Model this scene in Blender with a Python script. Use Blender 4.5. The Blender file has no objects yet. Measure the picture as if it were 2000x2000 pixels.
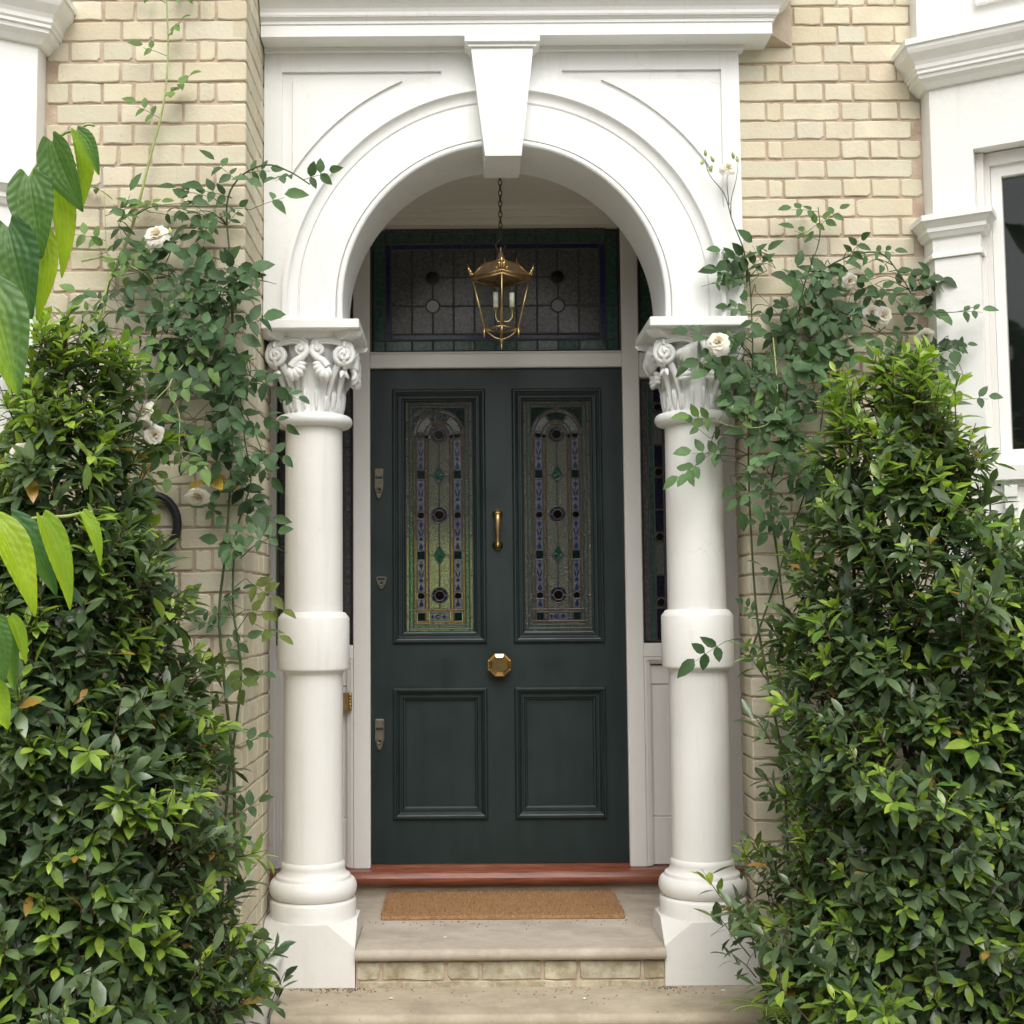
import bpy, bmesh, math, random
import numpy as np
from mathutils import Vector, Matrix
from mathutils.geometry import tessellate_polygon

random.seed(7); rng = np.random.default_rng(7)
S = bpy.context.scene
C = S.collection
R = math.radians

# ------------------------------------------------------------------ camera
F, PX, PY = 2563.0, 905.0, 1000.0            # focal length and principal point in photo pixels (2000 px wide)
PITCH, ROLL = math.atan(195 / F), R(0.40)
CAM = Vector((-0.167, -5.2, 1.286))
_c, _s = math.cos(PITCH), math.sin(PITCH)
_R0, FW, _U0 = Vector((1, 0, 0)), Vector((0, _c, _s)), Vector((0, -_s, _c))
RT = math.cos(ROLL) * _R0 - math.sin(ROLL) * _U0
UP = math.cos(ROLL) * _U0 + math.sin(ROLL) * _R0
cd = bpy.data.cameras.new('Camera'); cam = bpy.data.objects.new('Camera', cd); C.objects.link(cam)
cd.sensor_width = 36; cd.lens = 36 * F / 2000; cd.shift_x = (1000 - PX) / 2000; cd.clip_end = 500; cd.clip_start = .05
cam.matrix_world = Matrix(((RT.x, UP.x, -FW.x, CAM.x), (RT.y, UP.y, -FW.y, CAM.y), (RT.z, UP.z, -FW.z, CAM.z), (0, 0, 0, 1)))
S.camera = cam
def at(x, y, Y):                               # photo pixel -> point on the plane of depth Y
    d = FW + RT * ((x - PX) / F) + UP * ((PY - y) / F)
    return CAM + d * ((Y - CAM.y) / d.y)

# ------------------------------------------------------------------ light
EL, AZ = R(50), R(176)
W = bpy.data.worlds.new('World'); S.world = W; W.use_nodes = True
nt = W.node_tree; bg = nt.nodes['Background']
sky = nt.nodes.new('ShaderNodeTexSky'); sky.sky_type = 'NISHITA'; sky.sun_disc = False
sky.sun_elevation = EL; sky.sun_rotation = AZ; sky.air_density = 1.2; sky.dust_density = 6.0; sky.ozone_density = 1.0
hs = nt.nodes.new('ShaderNodeHueSaturation'); hs.inputs['Saturation'].default_value = 0.30
nt.links.new(sky.outputs[0], hs.inputs['Color']); nt.links.new(hs.outputs[0], bg.inputs[0])
bg.inputs[1].default_value = 0.15
sl = bpy.data.lights.new('Sun', 'SUN'); sl.energy = 0.55; sl.angle = R(55); sl.color = (1, .985, .965)
so = bpy.data.objects.new('Sun', sl); C.objects.link(so)
sd = Vector((math.sin(AZ) * math.cos(EL), math.cos(AZ) * math.cos(EL), math.sin(EL)))
so.rotation_euler = sd.to_track_quat('Z', 'Y').to_euler(); so.location = sd * 20
S.view_settings.view_transform = 'Standard'; S.view_settings.look = 'None'
S.view_settings.gamma = 1; S.view_settings.exposure = 0.52; S.view_settings.use_curve_mapping = False
S.render.engine = 'CYCLES'
S.cycles.max_bounces = 8; S.cycles.transparent_max_bounces = 12

# ------------------------------------------------------------------ materials
class N:
    def __init__(s, name):
        s.m = bpy.data.materials.new(name); s.m.use_nodes = True
        s.t = s.m.node_tree; s.b = s.t.nodes['Principled BSDF']; s.out = s.t.nodes['Material Output']
    def n(s, k, **kw):
        o = s.t.nodes.new('ShaderNode' + k)
        for a, v in kw.items():
            if hasattr(o, a) and a not in o.inputs: setattr(o, a, v)
            else: o.inputs[a].default_value = v
        return o
    def l(s, a, b): s.t.links.new(a, b)
    def obj(s): return s.n('TexCoord').outputs['Object']
    def noise(s, scale, detail=4, vec=None, rough=.55, sx=None):
        q = s.n('TexNoise'); q.inputs['Scale'].default_value = scale; q.inputs['Detail'].default_value = detail; q.inputs['Roughness'].default_value = rough
        v = vec or s.n('NewGeometry').outputs['Position']
        if sx:
            mp = s.n('Mapping'); mp.inputs['Scale'].default_value = sx; s.l(v, mp.inputs[0]); v = mp.outputs[0]
        s.l(v, q.inputs['Vector']); return q.outputs['Fac']
    def ramp(s, fac, stops):
        q = s.n('ValToRGB'); e = q.color_ramp.elements
        while len(e) < len(stops): e.new(.5)
        for i, (p, c) in enumerate(stops): e[i].position = p; e[i].color = (*c, 1) if len(c) == 3 else c
        s.l(fac, q.inputs[0]); return q.outputs['Color']
    def mix(s, f, a, b, mode='MIX'):
        q = s.n('Mix', data_type='RGBA', blend_type=mode)
        for i, v in ((0, f), (6, a), (7, b)):
            if isinstance(v, (int, float)): q.inputs[i].default_value = v
            elif isinstance(v, tuple): q.inputs[i].default_value = (*v, 1)
            else: s.l(v, q.inputs[i])
        return q.outputs[2]
    def bump(s, h, st=.3, d=.01, prev=None):
        q = s.n('Bump'); q.inputs['Strength'].default_value = st; q.inputs['Distance'].default_value = d; s.l(h, q.inputs['Height'])
        if prev: s.l(prev, q.inputs['Normal'])
        return q.outputs[0]
    def fin(s, col=None, rough=None, nor=None, metal=None, spec=None):
        if col is not None:
            if isinstance(col, tuple): s.b.inputs['Base Color'].default_value = (*col, 1)
            else: s.l(col, s.b.inputs['Base Color'])
        if rough is not None:
            if isinstance(rough, (int, float)): s.b.inputs['Roughness'].default_value = rough
            else: s.l(rough, s.b.inputs['Roughness'])
        if nor is not None: s.l(nor, s.b.inputs['Normal'])
        if metal is not None: s.b.inputs['Metallic'].default_value = metal
        if spec is not None: s.b.inputs['Specular IOR Level'].default_value = spec
        return s.m

def m_paint(name, base, dirt, amt=.5, rough=.5, stain=(.45, .43, .33)):
    k = N(name)
    a = k.noise(2.2, 5); b = k.noise(26, 6)
    c1 = k.mix(k.ramp(a, [(.35, (0, 0, 0)), (.75, (1, 1, 1))]), base, dirt)
    st = k.ramp(k.noise(9, 8, rough=.7), [(.62, (0, 0, 0)), (.78, (1, 1, 1))])
    f = k.n('Math', operation='MULTIPLY'); k.l(st, f.inputs[0]); f.inputs[1].default_value = amt * .35
    c2 = k.mix(f.outputs[0], c1, stain)
    sp = k.ramp(k.noise(150, 2), [(.73, (0, 0, 0)), (.78, (1, 1, 1))])
    f2 = k.n('Math', operation='MULTIPLY'); k.l(sp, f2.inputs[0]); f2.inputs[1].default_value = amt * .3
    c3 = k.mix(f2.outputs[0], c2, (.3, .28, .22))
    sk = k.ramp(k.noise(7, 6, sx=(3.2, 3.2, .22), rough=.65), [(.55, (0, 0, 0)), (.8, (1, 1, 1))])
    f3 = k.n('Math', operation='MULTIPLY'); k.l(sk, f3.inputs[0]); f3.inputs[1].default_value = amt * .34
    c3 = k.mix(f3.outputs[0], c3, stain)
    vo = k.n('TexVoronoi', feature='DISTANCE_TO_EDGE'); vo.inputs['Scale'].default_value = 3.4
    wv = k.mix(.08, k.n('NewGeometry').outputs['Position'], k.n('TexNoise', Scale=6.0).outputs['Color']); k.l(wv, vo.inputs['Vector'])
    cr = k.ramp(vo.outputs['Distance'], [(.0, (1, 1, 1)), (.0055, (0, 0, 0))]); ck = k.ramp(k.noise(1.6, 2), [(.52, (0, 0, 0)), (.6, (1, 1, 1))])
    f4 = k.n('Math', operation='MULTIPLY'); k.l(cr, f4.inputs[0]); k.l(ck, f4.inputs[1]); f5 = k.n('Math', operation='MULTIPLY'); k.l(f4.outputs[0], f5.inputs[0]); f5.inputs[1].default_value = min(.22, amt * .3)
    c3 = k.mix(f5.outputs[0], c3, (.34, .32, .27))
    ch = k.ramp(k.noise(38, 4, rough=.7), [(.72, (0, 0, 0)), (.745, (1, 1, 1))]); f6 = k.n('Math', operation='MULTIPLY'); k.l(ch, f6.inputs[0]); f6.inputs[1].default_value = amt * .45
    c3 = k.mix(f6.outputs[0], c3, (.52, .49, .40))
    n1 = k.bump(k.noise(14, 3), .35, .005); n2 = k.bump(b, .35, .003, n1); n3 = k.bump(k.noise(260, 2), .25, .001, n2); n4 = k.bump(ch, -.5, .0015, n3)
    return k.fin(c3, rough, n4)
WHITE = m_paint('masonry_paint_white', (.79, .80, .785), (.73, .74, .715), .7)
COLW = m_paint('masonry_paint_cream', (.79, .785, .755), (.75, .74, .70), .8)
WOODW = m_paint('gloss_white_woodwork', (.73, .715, .685), (.69, .675, .64), .25, .35)
BAYW = m_paint('bay_render_white', (.82, .82, .79), (.77, .77, .73), .4)
PLINTHG = m_paint('plinth_grey_paint', (.75, .745, .71), (.70, .69, .655), .7)
PLASTER = m_paint('porch_plaster', (.74, .71, .64), (.68, .65, .58), .3)

def m_brick(nm='gault_brick', dirt=0):
    k = N(nm); oi = k.n('ObjectInfo'); tc = k.obj()
    pal = k.ramp(oi.outputs['Random'], [(0, (.53, .47, .335)), (.2, (.62, .57, .41)), (.4, (.67, .625, .47)), (.55, (.54, .51, .39)), (.7, (.65, .60, .45)), (.85, (.60, .575, .46)), (1, (.65, .575, .435))])
    va = k.n('Attribute', attribute_name='tint'); 
    ps = k.n('NewGeometry').outputs['Position']
    w = k.noise(9, 5, ps)
    c = k.mix(k.ramp(w, [(.4, (0, 0, 0)), (.75, (.6, .6, .6))]), pal, (.56, .46, .34))
    g = k.noise(3.1, 5, ps); c = k.mix(k.ramp(g, [(.45, (0, 0, 0)), (.68, (.7, .7, .7))]), c, (.53, .495, .38))
    pit = k.ramp(k.noise(95, 3, ps), [(.68, (0, 0, 0)), (.74, (1, 1, 1))]); c = k.mix(pit, c, (.33, .24, .14))
    dk = k.ramp(k.noise(30, 6, ps, .7), [(.62, (0, 0, 0)), (.85, (.6, .6, .6))]); c = k.mix(dk, c, (.42, .33, .2))
    if dirt: c = k.mix(k.ramp(k.noise(12, 7, ps, .7), [(.36, (.15, .15, .15)), (.62, (.9, .9, .9))]), c, (.24, .20, .12))
    n1 = k.bump(k.noise(60, 5, ps), .5, .004); n2 = k.bump(k.noise(240, 3, ps), .35, .0015, n1)
    n3 = k.bump(pit, -.6, .003, n2)
    return k.fin(c, .88, n3, spec=.25)
BRICK = m_brick(); DIRTBRICK = m_brick('mossy_riser_brick', 1)
def m_mortar():
    k = N('old_lime_mortar')
    c = k.ramp(k.noise(11, 5), [(.35, (.38, .29, .215)), (.55, (.49, .39, .30)), (.75, (.58, .49, .39))])
    gr = k.ramp(k.noise(2.7, 2), [(.60, (0, 0, 0)), (.66, (1, 1, 1))])
    c = k.mix(gr, c, (.38, .34, .29))
    n1 = k.bump(k.noise(90, 6), .8, .005)
    return k.fin(c, .95, n1, spec=.15)
MORTAR = m_mortar()
def m_stone(name, a, b, c_, moss=.0):
    k = N(name)
    c = k.ramp(k.noise(5, 8, rough=.65), [(.3, a), (.55, b), (.75, c_)])
    st = k.ramp(k.noise(2.6, 8, rough=.75, sx=(1, 1.6, 1.6)), [(.45, (0, 0, 0)), (.7, (.8, .8, .8))]); c = k.mix(st, c, (a[0] * .78, a[1] * .74, a[2] * .68))
    sp = k.ramp(k.noise(70, 4), [(.66, (0, 0, 0)), (.75, (.7, .7, .7))]); c = k.mix(sp, c, tuple(x * .6 for x in a))
    n1 = k.bump(k.noise(30, 6), .4, .004); n2 = k.bump(k.noise(220, 3), .5, .002, n1)
    return k.fin(c, .85, n2, spec=.3)
STONE = m_stone('worn_york_stone', (.37, .325, .265), (.46, .41, .34), (.52, .475, .40))
STEP2 = m_stone('weathered_lower_step', (.33, .285, .21), (.44, .385, .29), (.52, .46, .36))
FLAUNCH = m_stone('cement_flaunching', (.44, .36, .27), (.52, .44, .34), (.56, .49, .40))
SOIL = m_stone('garden_soil', (.05, .035, .02), (.08, .06, .035), (.11, .08, .05))
BOUNCEGROUND = m_stone('pale_bounce_ground', (.36, .33, .27), (.46, .42, .35), (.56, .52, .44))  # unseen ground made pale to bounce light up into the porch
PATH = m_stone('garden_path_paving', (.38, .35, .29), (.46, .42, .36), (.52, .48, .41))

def m_door():
    k = N('dark_green_door_paint'); ps = k.n('NewGeometry').outputs['Position']
    c = k.ramp(k.noise(3, 4, ps, sx=(6, 6, 1)), [(.3, (.0058, .0145, .0140)), (.7, (.0095, .0215, .0205))])
    st = k.ramp(k.noise(14, 6, ps, .7, sx=(5, 5, .7)), [(.62, (0, 0, 0)), (.82, (.5, .5, .5))]); c = k.mix(st, c, (.032, .045, .044))
    r = k.ramp(k.noise(6, 5, ps), [(.3, (.36, .36, .36)), (.7, (.52, .52, .52))])
    n = k.bump(k.noise(40, 4, ps, sx=(8, 8, 1)), .12, .002)
    return k.fin(c, r, n, spec=.45)
DOOR = m_door()
def m_wood():
    k = N('mahogany_sill'); ps = k.n('NewGeometry').outputs['Position']
    c = k.ramp(k.noise(9, 7, ps, .65, sx=(.6, 8, 8)), [(.3, (.10, .028, .016)), (.55, (.22, .07, .038)), (.8, (.36, .14, .08))])
    return k.fin(c, .3, k.bump(k.noise(30, 5, ps, sx=(1, 12, 12)), .2, .002))
WOOD = m_wood()
def m_simple(name, col, rough, metal=0, nscale=30, nst=.15, var=.25):
    k = N(name)
    c = k.ramp(k.noise(nscale, 4), [(.3, tuple(x * (1 - var) for x in col)), (.7, tuple(min(1, x * (1 + var)) for x in col))])
    return k.fin(c, rough, k.bump(k.noise(nscale * 3, 3), nst, .001), metal)
BRASS = m_simple('polished_brass', (.78, .56, .24), .2, 1, 20, .05, .12)
OLDBRASS = m_simple('aged_brass', (.52, .37, .17), .40, 1, 25, .1, .35)
COPPERY = m_simple('lantern_roof_copper', (.42, .30, .18), .45, .85, 25, .1, .3)
NICKEL = m_simple('dull_bronze_lock', (.15, .135, .105), .5, .5, 40, .1, .2)
IRON = m_simple('black_iron', (.016, .016, .018), .5, .2, 60, .4, .3)
CHAIN = m_simple('chain_metal', (.10, .08, .06), .5, .8)
LEAD = m_simple('lead_came_metal', (.07, .07, .07), .5, .5, 60, .3, .3)
CANDLE = m_simple('candle_tube_ivory', (.72, .72, .62), .5)
BARK = m_simple('shrub_bark', (.10, .065, .035), .85, 0, 50, .6, .4)
ROSESTEM = m_simple('rose_stem_green', (.055, .085, .03), .55, 0, 30, .2, .4)
YSTEM = m_simple('young_stem_green', (.30, .36, .12), .5, 0, 30, .2, .25)
DARKIN = m_simple('hall_wall_paint', (.30, .25, .20), .8)
HALLFLOOR = m_simple('hall_floor_boards', (.16, .09, .05), .5)
LAWN = m_simple('rear_lawn_grass', (.40, .47, .14), .9, 0, 5, .5, .35)
def m_coir():
    k = N('coir_fibre')
    c = k.ramp(k.noise(120, 4), [(.3, (.22, .115, .05)), (.55, (.36, .205, .095)), (.8, (.48, .31, .16))])
    return k.fin(c, .9, k.bump(k.noise(300, 3), .8, .004))
COIR = m_coir()
def schlick(k, nor=None):
    lw = k.n('LayerWeight'); lw.inputs['Blend'].default_value = .5
    if nor: k.l(nor, lw.inputs['Normal'])
    p = k.n('Math', operation='POWER'); k.l(lw.outputs['Facing'], p.inputs[0]); p.inputs[1].default_value = 5
    q = k.n('Math', operation='MULTIPLY_ADD'); k.l(p.outputs[0], q.inputs[0]); q.inputs[1].default_value = .9; q.inputs[2].default_value = .045
    return q.outputs[0]
def m_pane(name, col, trans=.55, rough=.12, bs=60, bst=.5, dif=.35):
    k = N(name); ps = k.n('NewGeometry').outputs['Position']
    h = k.noise(bs, 3, ps, sx=(1, 1, .8)); nor = k.bump(h, bst, .008)
    cv = k.mix(k.ramp(k.noise(bs * 1.3, 2, ps), [(.35, (0, 0, 0)), (.7, (1, 1, 1))]), tuple(x * .7 for x in col), tuple(min(1, x * 1.25) for x in col))
    tr = k.n('BsdfRefraction'); k.l(cv, tr.inputs[0]); tr.inputs['Roughness'].default_value = .22; tr.inputs['IOR'].default_value = 1.06; k.l(nor, tr.inputs['Normal'])
    tl = k.n('BsdfTranslucent'); k.l(cv, tl.inputs[0])
    df = k.n('BsdfDiffuse'); k.l(k.mix(.72, cv, (0, 0, 0)), df.inputs[0])
    m1 = k.n('MixShader'); m1.inputs[0].default_value = 1 - trans; k.l(tr.outputs[0], m1.inputs[1]); k.l(tl.outputs[0], m1.inputs[2])
    m2 = k.n('MixShader'); m2.inputs[0].default_value = dif; k.l(m1.outputs[0], m2.inputs[1]); k.l(df.outputs[0], m2.inputs[2])
    gl = k.n('BsdfGlossy'); gl.inputs['Roughness'].default_value = rough; k.l(nor, gl.inputs['Normal'])
    fo = schlick(k, nor)
    m3 = k.n('MixShader'); k.l(fo, m3.inputs[0]); k.l(m2.outputs[0], m3.inputs[1]); k.l(gl.outputs[0], m3.inputs[2])
    k.l(m3.outputs[0], k.out.inputs[0]); return k.m
G_SMOKE = m_pane('smoky_cathedral_glass', (.50, .49, .50), .55, .25, 60, .12, .5)
G_GREEN = m_pane('sea_green_glass', (.20, .46, .38), .5, .2, 45, .12, .55)
G_BLUE = m_pane('deep_blue_glass', (.075, .11, .42), .4, .25, 45, .08, .65)
G_RUBY = m_pane('dark_ruby_glass', (.03, .010, .018), .4, .12, 30, .02, .6)
G_PALE = m_pane('pale_rippled_glass', (.66, .70, .55), .62, .10, 130, 1.0, .16)
G_MINT = m_pane('mint_rippled_glass', (.34, .62, .44), .62, .10, 130, 1.0, .18)
G_AMBER = m_pane('amber_rippled_glass', (.80, .58, .20), .62, .10, 130, 1.0, .12)
G_EMER = m_pane('emerald_glass', (.02, .34, .21), .6, .12, 60, .5, .3)
G_DKGR = m_pane('bottle_green_glass', (.012, .07, .06), .5, .15, 60, .08, .5)
G_WHITE = m_pane('painted_white_glass', (.66, .68, .68), .55, .2, 80, .2, .4)
G_MOTIF = m_pane('blue_glass_enamel', (.04, .06, .34), .3, .25, 80, .1, .7)
G_VIOL = m_pane('violet_glass', (.10, .08, .22), .5, .12, 60, .3)
def m_clear(name, tint=(.9, .92, .9), bst=.0):
    k = N(name); tr = k.n('BsdfTransparent'); tr.inputs[0].default_value = (*tint, 1)
    gl = k.n('BsdfGlossy'); gl.inputs['Roughness'].default_value = .02
    fo = schlick(k)
    if bst: nb = k.bump(k.noise(3, 2), bst, .01); k.l(nb, gl.inputs['Normal'])
    m = k.n('MixShader'); k.l(fo, m.inputs[0]); k.l(tr.outputs[0], m.inputs[1]); k.l(gl.outputs[0], m.inputs[2])
    k.l(m.outputs[0], k.out.inputs[0]); return k.m
CLEAR = m_clear('clear_lantern_glass'); WINGLASS = m_clear('window_glass', (.75, .78, .76), .05)

def m_leaf(name, rough=.35, trans=.25, var=.35, spec=.5, quilt=False, tcol=(1.5, 1.7, .55)):
    k = N(name); a = k.n('Attribute', attribute_name='tint').outputs['Color']
    ps = k.n('NewGeometry').outputs['Position']
    c = k.mix(k.ramp(k.noise(28, 3, ps), [(.3, (0, 0, 0)), (.75, (1, 1, 1))]), k.mix(var, a, (0, 0, 0)), a)
    k.fin(c, rough, k.bump(k.noise(120 if not quilt else 90, 3, ps), .35, .0015), spec=spec)
    tl = k.n('BsdfTranslucent'); k.l(k.mix(1.0, c, tcol, 'MULTIPLY'), tl.inputs[0])
    m = k.n('MixShader'); m.inputs[0].default_value = trans
    k.l(k.b.outputs[0], m.inputs[1]); k.l(tl.outputs[0], m.inputs[2]); k.l(m.outputs[0], k.out.inputs[0]); return k.m
LEAF = m_leaf('glossy_shrub_leaf', .28, .28, .3, .65)
ROSELEAF = m_leaf('rose_leaf', .5, .22, .35, .25)
BIGLEAF = m_leaf('large_quilted_leaf', .4, .42, .2, .45, True)
PETAL = m_leaf('rose_petal', .6, .3, .06, .3, False, (1, .97, .9))

# ------------------------------------------------------------------ mesh helpers
class MB:
    def __init__(s): s.v, s.f, s.sm = [], [], []
    def add(s, vs, fs, smooth=False):
        o = len(s.v); s.v += [tuple(x) for x in vs]; s.f += [tuple(o + i for i in f) for f in fs]; s.sm += [smooth] * len(fs); return s
    def box(s, x0, x1, y0, y1, z0, z1, c=0.0):
        if x0 > x1: x0, x1 = x1, x0
        if c <= 0:
            v = [(x, y, z) for x in (x0, x1) for y in (y0, y1) for z in (z0, z1)]
            return s.add(v, [(0, 1, 3, 2), (4, 6, 7, 5), (0, 4, 5, 1), (2, 3, 7, 6), (0, 2, 6, 4), (1, 5, 7, 3)])
        xs, ys, zs = (x0, x1), (y0, y1), (z0, z1); v = []; idx = {}
        for i in (0, 1):
            for j in (0, 1):
                for k in (0, 1):
                    sx, sy, sz = (1 - 2 * i) * c, (1 - 2 * j) * c, (1 - 2 * k) * c
                    idx[i, j, k, 0] = len(v); v.append((xs[i], ys[j] + sy, zs[k] + sz))
                    idx[i, j, k, 1] = len(v); v.append((xs[i] + sx, ys[j], zs[k] + sz))
                    idx[i, j, k, 2] = len(v); v.append((xs[i] + sx, ys[j] + sy, zs[k]))
        f = []
        for a in (0, 1):
            f.append([idx[a, j, k, 0] for j, k in ((0, 0), (1, 0), (1, 1), (0, 1))])
            f.append([idx[i, a, k, 1] for i, k in ((0, 0), (1, 0), (1, 1), (0, 1))])
            f.append([idx[i, j, a, 2] for i, j in ((0, 0), (1, 0), (1, 1), (0, 1))])
        for a in (0, 1):
            for b in (0, 1):
                f.append([idx[a, b, 0, 0], idx[a, b, 0, 1], idx[a, b, 1, 1], idx[a, b, 1, 0]])
                f.append([idx[a, 0, b, 0], idx[a, 0, b, 2], idx[a, 1, b, 2], idx[a, 1, b, 0]])
                f.append([idx[0, a, b, 1], idx[0, a, b, 2], idx[1, a, b, 2], idx[1, a, b, 1]])
        for i in (0, 1):
            for j in (0, 1):
                for k in (0, 1): f.append([idx[i, j, k, q] for q in range(3)])
        return s.add(v, f)
    def lathe(s, prof, cx=0, cy=0, n=48, smooth=True, cap=True):
        v = []; f = []; m = len(prof)
        for i in range(n):
            a = 2 * math.pi * i / n
            for r, z in prof: v.append((cx + r * math.cos(a), cy + r * math.sin(a), z))
        for i in range(n):
            for j in range(m - 1): f.append((i * m + j, ((i + 1) % n) * m + j, ((i + 1) % n) * m + j + 1, i * m + j + 1))
        s.add(v, f, smooth)
        if cap:
            s.add([v[i * m] for i in range(n)], [tuple(range(n))]); s.add([v[i * m + m - 1] for i in range(n)], [tuple(range(n))])
        return s
    def tube(s, pts, rad, n=6, smooth=True, cap=True):
        pts = [Vector(p) for p in pts]; m = len(pts)
        if not hasattr(rad, '__len__'): rad = [rad] * m
        t0 = (pts[1] - pts[0]).normalized()
        nrm = t0.orthogonal().normalized(); v = []; f = []
        for i in range(m):
            t = (pts[min(i + 1, m - 1)] - pts[max(i - 1, 0)])
            if t.length < 1e-9: t = t0
            t.normalize(); nrm = (nrm - t * nrm.dot(t))
            nrm = nrm.normalized() if nrm.length > 1e-6 else t.orthogonal().normalized()
            b = t.cross(nrm)
            for q in range(n):
                a = 2 * math.pi * q / n; v.append(pts[i] + (nrm * math.cos(a) + b * math.sin(a)) * rad[i])
        for i in range(m - 1):
            for q in range(n): f.append((i * n + q, i * n + (q + 1) % n, (i + 1) * n + (q + 1) % n, (i + 1) * n + q))
        if cap: f += [tuple(range(n))[::-1], tuple(range((m - 1) * n, m * n))]
        return s.add(v, f, smooth)
    def prism(s, poly, y0, y1):                   # polygon in XZ, thickness in Y
        n = len(poly); v = [(x, y0, z) for x, z in poly] + [(x, y1, z) for x, z in poly]
        f = [tuple(range(n)), tuple(range(n, 2 * n))] + [(i, (i + 1) % n, n + (i + 1) % n, n + i) for i in range(n)]
        return s.add(v, f)
    def prism_z(s, poly, z0, z1):
        n = len(poly); v = [(x, y, z0) for x, y in poly] + [(x, y, z1) for x, y in poly]
        f = [tuple(range(n)), tuple(range(n, 2 * n))] + [(i, (i + 1) % n, n + (i + 1) % n, n + i) for i in range(n)]
        return s.add(v, f)
    def sweep(s, path, prof, closed=False, smooth=False, caps=True):
        """path: list of (origin, out_dir, up_dir) frames; prof: list of (out, up)"""
        m = len(prof); v = []; f = []
        for o, d, u in path:
            for a, b in prof: v.append(Vector(o) + Vector(d) * a + Vector(u) * b)
        n = len(path)
        for i in range(n if closed else n - 1):
            for j in range(m - 1): f.append((i * m + j, ((i + 1) % n) * m + j, ((i + 1) % n) * m + j + 1, i * m + j + 1))
        if caps and not closed: f += [tuple(range(m)), tuple(range((n - 1) * m, n * m))]
        return s.add(v, f, smooth)
    def mesh(s, name, recalc=True):
        me = bpy.data.meshes.new(name); me.from_pydata(s.v, [], s.f)
        if recalc:
            b = bmesh.new(); b.from_mesh(me); bmesh.ops.recalc_face_normals(b, faces=b.faces); b.to_mesh(me); b.free()
        me.polygons.foreach_set('use_smooth', s.sm); me.update(); return me
def setp(o, label=None, cat=None, group=None, kind=None):
    for k, v in (('label', label), ('category', cat), ('group', group), ('kind', kind)):
        if v: o[k] = v
    return o
def ob(name, mb, mat, parent=None, loc=None, **kw):
    me = mb.mesh(name) if isinstance(mb, MB) else mb
    if mat is not None and not me.materials: me.materials.append(mat)
    o = bpy.data.objects.new(name, me); C.objects.link(o)
    if parent: o.parent = parent; o.matrix_parent_inverse = Matrix.Translation(-parent.location)
    if loc is not None: o.location = loc
    return setp(o, **kw)
def empty(name, loc, label, cat, group=None):
    o = bpy.data.objects.new(name, None); o.empty_display_size = .1; o.location = loc; C.objects.link(o)
    return setp(o, label, cat, group)
def arc(cx, cz, r, a0, a1, n): return [(cx + r * math.cos(R(a0 + (a1 - a0) * i / n)), cz + r * math.sin(R(a0 + (a1 - a0) * i / n))) for i in range(n + 1)]
def smooth_path(pts, k=6):
    P = [Vector(p) for p in pts]; out = []
    for i in range(len(P) - 1):
        p0, p1, p2, p3 = P[max(i - 1, 0)], P[i], P[i + 1], P[min(i + 2, len(P) - 1)]
        for j in range(k):
            t = j / k
            out.append(.5 * ((2 * p1) + (-p0 + p2) * t + (2 * p0 - 5 * p1 + 4 * p2 - p3) * t * t + (-p0 + 3 * p1 - 3 * p2 + p3) * t ** 3))
    out.append(P[-1]); return out

# ------------------------------------------------------------------ depths (metres, wall face of the right brick pier = 0)
YL, YF, YB, YDF, YD = -.465, -.04, .28, .93, .955     # left wall face, surround face, arch back, door frame, door
COLX, COLY = .776, .13
XR = .962                                             # inner brick corners

# ------------------------------------------------------------------ ground, steps
ob('ground', MB().box(-60, 60, -60, 40, -.62, -.52), BOUNCEGROUND, kind='structure')
ob('path', MB().box(-.95, 1.1, -9, -.5, -.519, -.44, .004), PATH, kind='structure')
def nosed(x0, x1, yf, yb, zt, th, nr):
    m = MB(); pr = [(yb, zt)] + [(yf + nr - nr * math.sin(R(a)), zt - nr + nr * math.cos(R(a))) for a in range(0, 181, 20)] + [(yb, zt - 2 * nr)]
    n = len(pr); m.add([(x0, y, z) for y, z in pr] + [(x1, y, z) for y, z in pr], [tuple(range(n)), tuple(range(n, 2 * n))] + [(i, (i + 1) % n, n + (i + 1) % n, n + i) for i in range(n)])
    return m
ls = ob('step', nosed(-.8672, 1.12, -.405, .0, -.148, .05, .024), STEP2, kind='structure')
ob('riser', MB().box(-.8672, 1.12, -.375, -.02, -.5, -.197), STEP2, ls)
pf = ob('porch_floor', nosed(-.592, .596, -.085, .312, 0, .05, .022), STONE, kind='structure')
ob('slab', MB().box(-1.12, 1.12, .312, .95, -.3, 0), STONE, pf)
ob('riser_mortar', MB().box(-.592, .596, -.046, .2, -.3, -.046), MORTAR, pf)

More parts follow.
